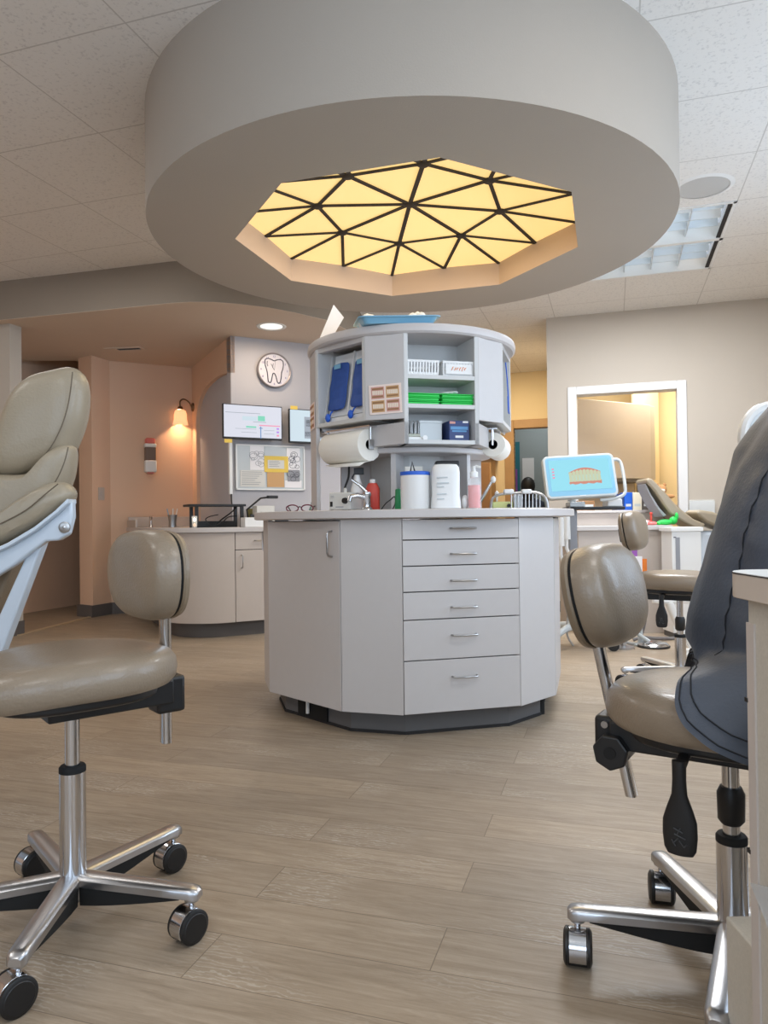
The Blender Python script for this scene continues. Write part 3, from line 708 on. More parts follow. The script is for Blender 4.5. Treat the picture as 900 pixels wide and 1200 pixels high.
# photo cards on the narrow panels
def card(fr, x, z, w, hgt, label, tilt=0):
    t = thing('photo_card', label, 'photo', fr @ Vector((x, -.003, z)), 'cards with four tooth pictures')
    rot = Matrix.Rotation(R(tilt), 3, 'Y')
    MB(fr).box((x, -.003, z), (w, .003, hgt), rot).build('card', mat('card_pink', (240, 222, 212), .7), t)
    for i in range(2):
        for j in range(2):
            c = rot @ Vector(((i-.5)*w*.46, 0, (j-.5)*hgt*.46)); px = x+c.x; pz = z+c.z
            ph = MB(fr).box((px, -.005, pz), (w*.40, .0012, hgt*.40), rot).build('picture', 'gum' if (i+j) % 2 else 'kraft', t)
            m2 = MB(fr); m2.box((px, -.006, pz+hgt*.13), (w*.34, .001, hgt*.06), rot); m2.box((px, -.006, pz-hgt*.13), (w*.34, .001, hgt*.05), rot)
            for q in range(6): m2.box((px-w*.14+q*w*.056, -.006, pz), (w*.045, .001, hgt*.14), rot, mi=1)
            m2.build('teeth_print', ['woodd', 'tooth'], ph)
card(FR(5.5, HAN), .005, 1.392, .145, .128, 'card with four tooth pictures beside the pouch rack', -2)
card(FR(4.5, HAN), 0, 1.37, .13, .125, 'card with four tooth pictures on the hutch side left of the pouches')
# right bay: blue strap
f1 = FR(1, HAW)
t = thing('blue_strap', 'thin blue strap with tassel hanging from the right bay', 'strap', f1 @ Vector((0, -.004, 1.5)))
MB(f1).tube([(-.09, -.006, 1.60), (-.05, -.008, 1.53), (-.03, -.01, 1.44)], .003, 6).build('cord', 'blueb', t)
MB(f1).prismv([(-.04, -.012, 1.45), (-.02, -.012, 1.45), (.0, -.012, 1.37), (-.03, -.012, 1.38)], (0, .006, 0)).build('tassel', 'blueb', t)
# paper towel rolls under the side bays
def towel(fr, label, L, r, z, y, sheet):
    t = thing('paper_towel_roll', label, 'paper towel', fr @ Vector((0, y, z)), 'paper towel rolls under the hutch')
    mb = MB(fr)
    prof = [(.022, -L/2), (r*.97, -L/2), (r, -L/2+.004), (r, L/2-.004), (r*.97, L/2), (.022, L/2), (.022, -L/2)]
    mb.lathe(prof, (0, y, z), 40, axis=(1, 0, 0), cap=False); mb.build('roll', 'towel', t)
    MB(fr).lathe([(.022, -L/2+.001), (.022, L/2-.001), (.018, L/2-.001), (.018, -L/2+.001)], (0, y, z), 20, axis=(1, 0, 0), cap=False).build('cardboard_core', 'blackm', t)
    if sheet:
        m2 = MB(fr)
        rr = [[(x, y-r*math.sin(a)-.001*math.sin(a), z-r*math.cos(a)-.001*math.cos(a)) for x in (-L/2, L/2)] for a in (R(-75), R(-45), R(-20), R(0))] + [[(-L/2+.005, y-.035, z-r*1.10), (L/2, y-.03, z-r*1.12)], [(-L/2+.10, y-.055, z-r*1.30), (L/2-.01, y-.05, z-r*1.33)]]
        m2.loft(rr, cap=False, closed=False); s = m2.build('loose_sheet', 'towel', t); sd = s.modifiers.new('s', 'SOLIDIFY'); sd.thickness = .0015
    hd = MB(fr)
    hd.tube([(-L/2-.012, y, ZB-.016), (-L/2-.012, y, z), (L/2+.012, y, z), (L/2+.012, y, ZB-.016)], .005, 8)
    hd.box((0, y, ZB-.019), (L+.06, .05, .006)); hd.build('holder', 'chrome', t)
    MB(fr).box((L/2+.012, y, z), (.006, .03, .045)).build('clip', 'nickel', t, bevel=.002)
towel(f5, 'large white paper towel roll under the left bay', .27, .072, 1.205, .055, True)
towel(f1, 'white paper towel roll under the right bay', .24, .058, 1.215, .055, False)
# ---------------------------------------------------------------- things on top of the hutch
HT = 1.712
pts = [aty(373, 411, 3.42), aty(391, 357, 3.45), aty(403, 372, 3.5), aty(385, 408, 3.47)]
lo = [Vector((pts[0].x, pts[0].y, HT)), Vector((pts[3].x, pts[3].y, HT))]
o = MB().prismv([lo[0], pts[1], pts[2], lo[1]], (0, .0015, 0)).build('paper_sign', 'paper')
tag(o, 'white sheet of paper standing up on the left of the hutch top', 'paper')
tp = aty(464, 393, 3.23); tp.z = HT
t = thing('instrument_tray', 'pale blue tray lying tilted on the hutch top', 'tray', tp)
fr = Matrix.Translation((tp.x, tp.y, HT+.031)) @ Matrix.Rotation(R(8), 4, 'Z') @ Matrix.Rotation(R(5), 4, 'X') @ Matrix.Rotation(R(-2), 4, 'Y')
mb = MB(fr)
def rrect(w, d, r, z, n=5):
    out = []
    for cx, cy, a0 in ((w/2-r, d/2-r, 0), (-w/2+r, d/2-r, 90), (-w/2+r, -d/2+r, 180), (w/2-r, -d/2+r, 270)):
        for i in range(n+1):
            a = R(a0+90*i/n); out.append((cx+r*math.cos(a), cy+r*math.sin(a), z))
    return out
mb.loft([rrect(.30, .20, .02, -.018), rrect(.335, .235, .025, .006), rrect(.36, .26, .03, .006), rrect(.36, .26, .03, .010), rrect(.33, .23, .025, .010), rrect(.298, .198, .02, -.012)]).build('tray_body', 'bluet', t)
for (x, y, s, lb) in ((-.11, .0, .05, 'left white gauze wad on the pale blue tray'), (.09, -.02, .045, 'right white gauze wad on the pale blue tray')):
    mb = MB(fr)
    for k in range(4): mb.ball((x+random.uniform(-.03, .03), y+random.uniform(-.03, .03), .0), (s*.6, s*.5, .034+random.uniform(0, .012)), 9, 6)
    tag(mb.build('gauze_wad', 'gauze', sub=0), lb, 'gauze', 'gauze wads on the pale blue tray')
# ---------------------------------------------------------------- things on the island worktop
def on(px, Y): p = aty(px, 600, Y); return Vector((p.x, p.y, TOPZ))
p = on(487, 3.05)
t = thing('wipes_canister', 'white wipes canister with a bright blue rim on the island', 'canister', p)
MB().lathe([(.001, 0), (.058, 0), (.061, .004), (.061, .143), (.001, .143)], p, 40).build('tub', 'white', t)
MB().lathe([(.0615, .142), (.063, .143), (.063, .156), (.060, .158), (.001, .158)], p, 40).build('lid_rim', 'blueb', t)
mb = MB(); mb.tube([p+Vector((-.02, 0, .155)), p+Vector((-.012, 0, .20)), p+Vector((0, 0, .155))], .004, 6); mb.build('wipe_loop', 'black', t)
p = on(522.5, 3.03)
t = thing('white_jug', 'squarish white plastic jug with embossed lines on the island', 'jug', p)
def sq(w, d, z, n=3.2, cx=0, cy=0, seg=36):
    o = []
    for i in range(seg):
        a = 2*PI*i/seg; ca, sa = math.cos(a), math.sin(a)
        o.append((p.x+cx+math.copysign(abs(ca)**(2/n), ca)*w, p.y+cy+math.copysign(abs(sa)**(2/n), sa)*d, p.z+z))
    return o
MB().loft([sq(.056, .045, 0), sq(.063, .05, .004), sq(.061, .048, .03), sq(.058, .046, .06), sq(.059, .046, .15), sq(.056, .044, .172), sq(.047, .036, .184), sq(.03, .02, .186)]).build('jug_body', 'white', t)
mb = MB()
for k, w in ((.128, .045), (.105, .05), (.09, .03), (.06, .04), (.04, .03)): mb.b2(p.x-.04, p.x-.04+w, p.y-.0505, p.y-.0445, p.z+k, p.z+k+.004)
mb.build('embossed_lines', 'greyp', t)
p = on(556, 3.08)
t = thing('soap_bottle', 'clear pump bottle of pink soap on the island', 'soap bottle', p)
MB().lathe([(.001, 0), (.026, 0), (.029, .004), (.029, .112), (.024, .125), (.014, .136), (.001, .136)], p, 28).build('bottle', 'glass', t)
MB().lathe([(.001, .004), (.025, .004), (.026, .1), (.001, .1)], p, 28).build('soap', 'pink', t)
mb = MB(); mb.lathe([(.001, .134), (.017, .134), (.017, .155), (.008, .16), (.006, .18), (.001, .18)], p, 20); mb.tube([p+Vector((0, 0, .176)), p+Vector((.01, 0, .181)), p+Vector((.026, -.01, .176))], .0045, 8); mb.build('pump', 'white', t)
# right tap
a, b, c = on(563, 3.3), aty(577, 563, 3.3), aty(563, 588, 3.3)
t = thing('worktop_tap', 'slim chrome tap slanting up behind the pink soap', 'tap', a)
MB().lathe([(.001, 0), (.022, 0), (.02, .012), (.012, .02), (.012, .05), (.001, .05)], (a.x-.02, a.y, TOPZ), 20).build('tap_base', 'chrome', t)
MB().tube([Vector((a.x-.02, a.y, TOPZ+.035)), c, (b+c)/2, b], [.009, .008, .007, .006], 10).build('spout', 'chrome', t)
MB().ball(b+Vector((.004, 0, .004)), (.012, .012, .016)).build('lever_knob', 'white', t)
# instrument rack
t = thing('wire_rack', 'grey wire rack with rounded top bar on the right of the worktop', 'rack', on(605, 3.25))
def pr(px, py, Y=3.25): return aty(px, py, Y)
zb = TOPZ+.003
mb = MB()
for dY in (0, .11):
    l = [pr(575, 596, 3.25+dY), pr(577, 585, 3.25+dY), pr(584, 580, 3.25+dY), pr(600, 578, 3.25+dY), pr(625, 577, 3.25+dY), pr(637, 581, 3.25+dY), pr(641, 588, 3.25+dY), pr(642, 596, 3.25+dY)]
    l[0].z = zb; l[-1].z = zb
    mb.tube(smooth_loop(l, 4, False), .006, 8)
    mb.tube([l[0], l[-1]], .0035, 6)
for px in (575, 642): mb.tube([Vector((pr(px, 596).x, 3.25, zb)), Vector((pr(px, 596, 3.36).x, 3.36, zb))], .004, 6)
mb.build('bar_frame', 'nickel', t)
for i in range(9):
    px = 599+i*4.2
    a_, b_ = pr(px, 596), pr(px, 579); a_.z = zb
    MB().tube([a_, b_], .0028, 6).build('upright_wire', 'nickel', t)
o = MB().b2(pr(578, 590).x, pr(602, 590).x, 3.27, 3.33, TOPZ, TOPZ+.034); 
t = thing('lime_box', 'pale lime box with a black knob in the wire rack', 'box', (pr(590, 590).x, 3.3, TOPZ))
o.build('box_body', 'lime', t, bevel=.003)
MB().cyl((pr(597, 592).x, 3.27, TOPZ+.016), (pr(597, 592).x, 3.262, TOPZ+.016), .008).build('knob', 'black', t)
p = pr(584, 590); 
MB().lathe([(.001, 0), (.004, .0), (.004, .02), (.009, .03), (.009, .042), (.001, .05)], (p.x, 3.29, TOPZ+.034), 14).build('cap_stem', 'white', t)
for px, lb in ((596, 'white rounded clip on the bar of the wire rack, left'), (617, 'white rounded clip on the bar of the wire rack, right')):
    a_ = pr(px, 577)
    tag(MB().box((a_.x, 3.25, a_.z+.004), (.045, .03, .02)).build('rack_clip', 'white', bevel=.007, seg=3), lb, 'clip', 'clips on the wire rack')
tag(MB().b2(pr(608, 590).x-.016, pr(608, 590).x+.018, 3.27, 3.33, TOPZ, TOPZ+.065).build('grey_holder', 'greyp', bevel=.006), 'pale grey upright holder in the middle of the wire rack', 'holder')
# left niche: polisher box, tap, red bottle, cables
p = on(398, 3.22)
t = thing('control_box', 'small off-white control box with a black dial on the island', 'device', p)
fr = frame(p, -28)
MB(fr).b2(-.055, .055, 0, .11, .006, .082).build('case', 'offw', t, bevel=.004)
mb = MB(fr)
for x in (-.045, .045):
    for y in (.01, .1): mb.cyl((x, y, 0), (x, y, .007), .006)
mb.build('foot', 'black', t)
MB(fr).cyl((.03, 0, .045), (.03, -.012, .045), .014, .012).build('dial', 'black', t)
mb = MB(fr); mb.b2(-.048, -.036, -.002, 0, .02, .042); mb.build('switch', 'black', t)
mb = MB(fr); [mb.b2(-.045, -.028, -.001, 0, .06+.006*k, .062+.006*k) for k in range(2)]; mb.b2(-.02, .02, -.001, 0, .016, .02); mb.build('printed_mark', 'inkg', t)
MB(fr).lathe([(.001, 0), (.008, 0), (.008, .018), (.001, .022)], (.0, .05, .082), 14).build('cap', 'offw', t)
p = on(430, 3.18)
t = thing('mixer_tap', 'chrome mixer tap with a raised lever left of the canister', 'tap', p)
MB().lathe([(.001, 0), (.026, 0), (.024, .01), (.017, .016), (.016, .06), (.02, .068), (.018, .08), (.001, .084)], p, 24).build('tap_body', 'chrome', t)
MB().tube([p+Vector((0, 0, .055)), p+Vector((-.04, -.02, .066)), p+Vector((-.07, -.035, .06)), p+Vector((-.075, -.04, .04))], [.012, .011, .01, .01], 12).build('spout', 'chrome', t)
MB().tube([p+Vector((0, 0, .08)), p+Vector((-.03, 0, .11)), p+Vector((-.065, .0, .135))], [.008, .008, .006], 10).build('lever', 'chrome', t)
p = on(437, 3.30)
t = thing('red_bottle', 'translucent orange-red bottle behind the mixer tap', 'bottle', p)
MB().lathe([(.001, 0), (.03, 0), (.032, .004), (.032, .10), (.02, .125), (.001, .125)], p, 24).build('bottle_body', 'red', t)
MB().lathe([(.001, .124), (.013, .124), (.013, .142), (.001, .144)], p, 16).build('cap', 'white', t)
p = on(419, 3.33)
t = thing('spray_bottle', 'white spray bottle with black head under the towel roll', 'spray bottle', p)
MB().lathe([(.001, 0), (.028, 0), (.03, .004), (.03, .1), (.014, .15), (.012, .165), (.001, .165)], p, 24).build('bottle_body', 'white', t)
mb = MB(); mb.box(p+Vector((.008, 0, .182)), (.045, .02, .03)); mb.tube([p+Vector((-.01, 0, .175)), p+Vector((-.022, 0, .155)), p+Vector((-.02, 0, .14))], .004, 6); mb.build('spray_head', 'black', t, bevel=.003)
def cable(pts, r, m, label, cat='cable'):
    o = MB().tube(smooth_loop(pts, 5, False), r, 7).build('cable', m); tag(o, label, cat); return o
q = on(412, 3.36)
cable([q+Vector((-.01, 0, .225)), q+Vector((-.012, 0, .16)), q+Vector((-.03, -.02, .1)), q+Vector((-.01, -.04, .08)), q+Vector((.02, -.05, .05)), q+Vector((.02, -.06, .006))], .005, 'black', 'black cable looping down behind the control box')
q = on(460, 3.2)
cable([q+Vector((-.05, 0, .004)), q+Vector((-.03, 0, .03)), q+Vector((-.01, 0, .045)), q+Vector((.01, .0, .06)), q+Vector((.012, 0, .03)), q+Vector((.0, 0, .004))], .0025, 'black', 'thin dark wire curled on the worktop left of the canister')
tag(MB().lathe([(.001, 0), (.014, 0), (.016, .004), (.013, .09), (.001, .095)], on(467, 3.17), 16).build('green_holder', mat('dark_green_plastic', (40, 140, 84), .4)), 'small dark green holder tucked behind the canister', 'holder')
tag(MB().b2(on(488, 3.26).x-.05, on(488, 3.26).x+.03, 3.24, 3.262, TOPZ, TOPZ+.195).build('white_carton', 'offw', bevel=.002), 'plain white carton standing behind the canister', 'box')
tag(MB().b2(on(523, 3.27).x-.05, on(523, 3.27).x+.055, 3.2, 3.272, TOPZ, TOPZ+.215).build('black_dispenser', 'black', bevel=.006), 'black dispenser box standing behind the white jug', 'dispenser')
tag(MB().ball(on(545, 3.1)+Vector((0, 0, .03)), (.016, .016, .03)).build('white_stopper', 'white'), 'small white rounded stopper left of the pink soap', 'stopper')
# safety glasses
p = on(352, 3.45)
t = thing('safety_glasses', 'dark pink-rimmed safety glasses lying folded on the island', 'glasses', p)
for k, dx in enumerate((-.035, .035)):
    l = [(p.x+dx+.028*math.cos(a), p.y-.02, p.z+.018+.016*math.sin(a)) for a in [2*PI*i/18 for i in range(18)]]
    MB().tube(l, .0035, 6, closed=True).build('rim', mat('pink_black_acetate', (110, 50, 66), .3), t)
MB().tube([(p.x-.008, p.y-.02, p.z+.022), (p.x, p.y-.022, p.z+.026), (p.x+.008, p.y-.02, p.z+.022)], .003, 6).build('bridge', 'black', t)
for dx in (-1, 1): MB().tube([(p.x+dx*.063, p.y-.02, p.z+.024), (p.x+dx*.066, p.y+.05, p.z+.03), (p.x+dx*.06, p.y+.11, p.z+.008)], .003, 6).build('temple', 'black', t)
# ================================================================ STOOLS
def superring(a, b, n, z, cx=0, cy=0, seg=48, f=None):
    o = []
    for i in range(seg):
        t = 2*PI*i/seg; c, s = math.cos(t), math.sin(t)
        x = math.copysign(abs(c)**(2/n), c)*a; y = math.copysign(abs(s)**(2/n), s)*b
        if f: x, y, zz = f(x, y, z)
        else: zz = z
        o.append((x+cx, y+cy, zz))
    return o
def thing_part(name, parent, m4):
    o = bpy.data.objects.new(name, None); C.objects.link(o); o.empty_display_size = .02
    o.parent = parent; o.matrix_parent_inverse = parent.matrix_basis.inverted(); o.location = m4.to_translation(); return o
def stool(label, loc, fwd, base_ang, tilt=0, controls=True, zs=.575, cax=-125, colz=.335, bdz=0):
    """forward is local +x; backrest at -x"""
    t = thing('operator_stool', label, 'stool', loc, None)
    F = Matrix.Translation(Vector(loc)) @ Matrix.Rotation(R(fwd), 4, 'Z')
    B = Matrix.Translation(Vector(loc)) @ Matrix.Rotation(R(base_ang), 4, 'Z')
    # seat: thick cushion, back edge higher, front edge rolling down
    def bend(x, y, z):
        k = max(0, x/.21)
        return x, y*(1-.10*max(0, x/.21)-.30*max(0, -x/.225)**2), z - .018*k*k + .006*(y/.2)**2
    prof = [(.80, -.078), (.93, -.074), (.985, -.062), (1.0, -.043), (.985, -.022), (.93, -.006), (.82, .003), (.6, .008), (.3, .010), (.02, .010)]
    mb = MB(F)
    mb.loft([superring(.225*s, .205*s, 2.6, zs+z, .0, 0, 56, bend) for s, z in prof]); mb.build('seat', 'leather', t)
    # under-seat plate and mechanism
    mb = MB(F)
    mb.loft([superring(.17*s, .15*s, 3, z, 0, 0, 32) for s, z in ((.9, zs-.098), (1, zs-.092), (1.0, zs-.072))])
    mb.b2(-.215, .06, -.045, .045, zs-.135, zs-.08); mb.b2(-.02, .10, -.07, .07, zs-.108, zs-.085)
    mb.build('seat_plate', 'black', t, bevel=.004)
    mb = MB(F); mb.b2(-.248, -.18, -.034, .034, zs-.16, zs-.075); mb.build('back_bracket', 'black', t, bevel=.008)
    MB(F).cyl((-.225, -.034, zs-.09), (-.225, -.040, zs-.09), .007).build('bolt', 'nickel', t)
    # back post
    T = math.tan(R(tilt)); pz0 = zs-.235; pz1 = zs+.18+bdz
    def post(z): return Vector((-.212 - T*(z-(zs-.1)), 0, z))
    mb = MB(F)
    pl = [post(pz0+(pz1-pz0)*i/8) for i in range(9)]
    rings = []
    for p in pl: rings.append([(p.x+.011*c, p.y+.017*s, p.z) for c, s in [(math.copysign(abs(math.cos(q))**.6, math.cos(q)), math.copysign(abs(math.sin(q))**.6, math.sin(q))) for q in [2*PI*i/16 for i in range(16)]]])
    mb.loft(rings); mb.build('back_post', 'chrome', t)
    # backrest: front pad, dark gap and back shell
    cz = zs+.165+bdz; c = post(cz)
    Bm = F @ Matrix.Translation((c.x+.018, 0, cz)) @ Matrix.Rotation(R(-tilt), 4, 'Y')
    hw, hh = .172, .104
    def bk(rx, rs):
        # ring in y-z with outline, at depth rx
        o = []
        for i in range(56):
            q = 2*PI*i/56; cc, ss = math.cos(q), math.sin(q)
            y = math.copysign(abs(cc)**(2/2.9), cc)*hw*rs; z = math.copysign(abs(ss)**(2/2.9), ss)*hh*rs
            y *= 1 - .10*(-z/hh if z < 0 else 0) ; y *= 1 - .03*max(0, z/hh)
            x = rx + .32*y*y
            o.append((x, y, z))
        return o
    mb = MB(Bm); mb.loft([bk(x, s) for x, s in ((.002, .95), (.004, .985), (.016, 1.0), (.034, .995), (.05, .95), (.060, .86), (.067, .65), (.070, .35), (.071, .02))]); mb.build('backrest', 'leather', t)
    mb = MB(Bm); mb.loft([bk(x, s) for x, s in ((.003, .955), (-.004, .955))]); mb.build('backrest_gap', 'blackm', t)
    mb = MB(Bm); mb.loft([bk(x, s) for x, s in ((-.003, .975), (-.008, .99), (-.018, .96), (-.027, .8), (-.03, .4), (-.03, .02))]); mb.build('backrest_shell', 'leatherb', t)
    mb = MB(Bm); mb.b2(-.05, -.026, -.03, .03, -.05, .02); mb.build('post_clamp', 'black', t, bevel=.004)
    # gas lift
    mb = MB(F); mb.cyl((0, 0, colz-.03), (0, 0, zs-.10), .0155, seg=24); mb.build('gas_rod', 'chrome', t)
    mb = MB(F); mb.lathe([(.0275, .085), (.0275, colz), (.001, colz)], (0, 0, 0), 32, cap=False); mb.build('gas_column', 'chrome', t)
    mb = MB(F); mb.lathe([(.028, colz-.006), (.028, colz+.004), (.025, colz+.008), (.016, colz+.009), (.016, colz-.006)], (0, 0, 0), 32, cap=False); mb.build('collar', 'blackm', t)
    if controls:
        mb = MB(F); mb.lathe([(.001, colz+.028), (.018, colz+.028), (.024, colz+.036), (.025, colz+.085), (.019, colz+.098), (.001, colz+.098)], (0, 0, 0), 20); mb.build('lift_boot', 'black', t)
        # heptagon knob on the right-hand side
        kx, kz = -.208, zs-.138
        mb = MB(F); n = 7
        for y0, y1, r0, r1 in ((-.034, -.042, .022, .03), (-.042, -.064, .036, .036)):
            mb.loft([[(kx+r*math.cos(2*PI*i/n+.2), y, kz+r*math.sin(2*PI*i/n+.2)) for i in range(n)] for y, r in ((y0, r0), (y1, r1))])
        k = mb.build('tension_knob', 'black', t, bevel=.004, smooth=False)
        MB(F).lathe([(.001, 0), (.012, 0), (.012, .002), (.001, .002)], (kx, -.0642, kz), 16, axis=(0, -1, .001)).build('knob_cap', 'blackm', k)
        # paddle lever hanging down on the right-hand side
        px_, py_ = -.055, -.185
        mb = MB(F)
        mb.tube([(px_, -.06, zs-.095), (px_, -.14, zs-.098), (px_, py_, zs-.108)], .010, 10)
        def pad(z, w, th): return [(px_+w*math.cos(q), py_+th*math.sin(q), z) for q in [2*PI*i/20 for i in range(20)]]
        mb.loft([pad(zs-.092, .012, .008), pad(zs-.125, .0115, .008), pad(zs-.15, .013, .008), pad(zs-.175, .022, .008), pad(zs-.195, .028, .008), pad(zs-.22, .0285, .008), pad(zs-.243, .026, .008), pad(zs-.252, .021, .007), pad(zs-.254, .012, .004)])
        l = mb.build('height_lever', 'black', t)
        mb = MB(F); yy = py_-.0088
        for a_, b_ in (((-.009, -.206), (.006, -.212)), ((.002, -.205), (-.004, -.218)), ((-.008, -.216), (.010, -.222)), ((-.010, -.232), (-.002, -.222)), ((.0, -.226), (.008, -.236)), ((-.012, -.226), (-.006, -.236)), ((.008, -.236), (.012, -.230))):
            mb.tube([(px_+a_[0], yy, zs+a_[1]), (px_+b_[0], yy, zs+b_[1])], .0012, 5)
        mb.build('embossed_mark', mat('dark_grey_emboss', (58, 60, 62), .5) if 'dark_grey_emboss' not in bpy.data.materials else bpy.data.materials['dark_grey_emboss'], l)
    # five-leg base
    mb = MB(B); mb.lathe([(.031, .055), (.036, .062), (.036, .092), (.031, .104), (.028, .106), (.001, .106)], (0, 0, 0), 32); mb.build('hub', 'alu', t)
    for k in range(5):
        Lm = B @ Matrix.Rotation(R(72*k), 4, 'Z')
        rings = []
        def sec(x, w, zt, h): return [(x, -w, zt-h), (x, -w, zt-.007), (x, -w*.8, zt-.002), (x, -w*.4, zt), (x, w*.4, zt), (x, w*.8, zt-.002), (x, w, zt-.007), (x, w, zt-h)]
        for i in range(9):
            q = i/8; rings.append(sec(.02+.262*q, .024-.005*q, .112-.003*q, .021))
        rings.append(sec(.296, .017, .107, .021)); rings.append(sec(.303, .011, .101, .014))
        g = MB(Lm); g.loft(rings); g.lathe([(.001, .080), (.015, .080), (.0165, .086), (.0165, .1), (.001, .1)], (.284, 0, 0), 18); leg = g.build('leg', 'alu', t)
        g = MB(Lm); rr = []
        for i in range(7):
            q = i/6; x = .03+.232*q; w = .0215-.005*q; zb = .050+.034*q**1.3; zt = .0915-.003*q; rr.append([(x, -w, zt), (x, w, zt), (x, w*.9, zb), (x, -w*.9, zb)])
        g.loft(rr); g.build('leg_underside', 'blackm', leg)
    for k in range(5):
        Lm = B @ Matrix.Rotation(R(72*k), 4, 'Z')
        Cm = Lm @ Matrix.Translation((.284, 0, 0)) @ Matrix.Rotation(R(cax - base_ang - 72*k), 4, 'Z')
        WR, cx_ = .0345, .010
        cs = thing_part('caster', t, Cm)
        g = MB(Cm); g.cyl((0, 0, .06), (0, 0, .084), .006, seg=12); g.build('stem', 'chrome', cs)
        rg = []
        for y, e in ((-.0175, .93), (-.016, 1), (.016, 1), (.0175, .93)):
            rg.append([(cx_+(WR+.0006)*e*math.cos(R(q)), y, WR+(WR+.0006)*e*math.sin(R(q))) for q in range(-28, 210, 14)] + [(cx_-.012, y, WR-.010), (cx_+.012, y, WR-.008)])
        g = MB(Cm); g.loft(rg); g.build('caster_hood', 'chrome', cs)
        for y0, y1 in ((-.026, -.0182), (.0182, .026)):
            g = MB(Cm); o_ = y0 < 0
            g.loft([[(cx_+r*math.cos(q), y, WR+r*math.sin(q)) for q in [2*PI*i/30 for i in range(30)]] for y, r in ((y0, WR*(.86 if o_ else 1)), (y0+.003, WR), (y1-.003, WR), (y1, WR*(1 if o_ else .86)))])
            g.build('caster_wheel', 'black', cs)
            g = MB(Cm); yy = y0 if o_ else y1; sg = -1 if o_ else 1
            g.loft([[(cx_+r*math.cos(q), yy+d*sg, WR+r*math.sin(q)) for q in [2*PI*i/24 for i in range(24)]] for d, r in ((-.0005, .029), (.0012, .027), (.0018, .001))]); g.build('wheel_cap', 'black', cs)
        g = MB(Cm); g.loft([[(cx_+r*math.cos(q), y, WR+r*math.sin(q)) for q in [2*PI*i/24 for i in range(24)]] for y, r in ((-.018, .034), (.018, .034))]); g.build('caster_core', 'blackm', cs)
    return t
s1 = stool('taupe wheeled stool in the left foreground beside the treatment chair', (-.688, 1.602, 0), 219, -85.5, 0, False, .585, -128)
s2 = stool('taupe wheeled stool in the right foreground with a hanging black lever', (.648, 1.383, 0), -33, 168, 12, True, .543, -105, .262)
s3 = stool('taupe wheeled stool standing farther back beside the white drawer unit', (1.50, 3.72, 0), -31, 180, 9, True, .58, 128, .262, .05)
for q in (s1, s2, s3): q['group'] = 'taupe wheeled stools'
# ================================================================ TREATMENT CHAIR, left foreground
CY = 1.98
def P2(px, py, Y=CY): return aty(px, py, Y)
def pillow(outl, Y, D, name, m, parent, n=4, yaw=0, seam=None, power=2.6):
    pts = smooth_loop([P2(x, y, Y) for x, y in outl], n)
    c = sum(pts, Vector())/len(pts)
    rings = []
    K = 12
    for k in range(K+1):
        a = -PI/2 + PI*k/K
        yy = math.sin(a); s = max(abs(math.cos(a))**(2/power), .03)
        yy = math.copysign(abs(yy)**(.9), yy)
        rings.append([(c.x+(p.x-c.x)*(1-(1-s)*.55) if s > .2 else c.x+(p.x-c.x)*(.45*s/.2*1.0+.10), p.y+yy*D/2, c.z+(p.z-c.z)*((1-(1-s)*.55) if s > .2 else (.45*s/.2+.10))) for p in pts])
    mb = MB(); mb.loft(rings); return mb.build(name, m, parent)
tc = thing('treatment_chair', 'taupe reclining treatment chair with pale grey frame at the left edge', 'dental chair', (-1.55, 2.05, 0))
hr = [(4, 492), (18, 461), (38, 442), (62, 435), (84, 431), (96, 437), (102, 450), (103, 468), (100, 492), (92, 516), (82, 534), (62, 546), (44, 552), (30, 557), (8, 559), (-4, 550), (-4, 522)]
pillow(hr, CY+.06, .13, 'headrest', 'leatherc', tc)
sh = [(10, 490), (32, 455), (62, 438), (88, 435), (101, 447), (104.5, 468), (102, 494), (92, 522), (86, 534), (70, 540), (20, 550), (4, 530)]
pillow(sh, CY+.125, .05, 'headrest_shell', 'offw', tc)
bk_ = [(-60, 560), (-20, 556), (33, 556), (52, 545), (68, 527), (80, 521), (88, 526), (87, 545), (82, 566), (66, 600), (30, 640), (-10, 680), (-60, 700)]
pillow(bk_, CY+.04, .14, 'backrest', 'leatherc', tc)
ar = [(-70, 640), (-30, 622), (0, 605), (30, 584), (58, 568), (75, 565), (85, 571), (88, 581), (76, 597), (55, 613), (20, 632), (-10, 645), (-60, 668)]
pillow(ar, CY-.07, .12, 'armrest', 'leatherc', tc)
# stitched seams
def seam(pts, Y, r=.0016): return MB().tube(smooth_loop([P2(x, y, Y) for x, y in pts], 4, False), r, 6)
seam([(85, 436), (83, 455), (79, 478), (72, 500), (62, 520), (52, 534)], CY-.008).build('seam', 'thread', tc)
seam([(80, 524), (76, 540), (70, 555), (64, 566)], CY-.033).build('seam', 'thread', tc)
seam([(68, 567), (52, 580), (30, 598), (0, 614)], CY-.133).build('seam', 'thread', tc)
# frame
fr_ = [(89.5, 586), (90, 606), (85, 626), (74, 633), (60, 634), (46, 644), (24, 661), (0, 676), (-30, 690), (-30, 662), (0, 648), (22, 638), (52, 620), (76, 600)]
o = MB().prismv([P2(x, y, CY-.08) for x, y in fr_], (0, -.03, 0)); o.build('arm_bracket', 'framew', tc, bevel=.006, seg=3)
lip = [(89.5, 585), (76, 598), (52, 617), (22, 635), (0, 645), (-40, 662), (-40, 668), (0, 650), (22, 640), (52, 622), (77, 602), (90, 590)]
MB().prismv([P2(x, y, CY-.075) for x, y in lip], (0, -.055, 0)).build('arm_rail', 'framew', tc, bevel=.002)
c = P2(76, 618, CY-.111)
g = MB(); g.lathe([(.001, 0), (.0145, 0), (.0145, .004), (.012, .005), (.001, .005)], c, 28, axis=(0, -1, .0001)); pv = g.build('pivot_bolt', 'nickel', tc)
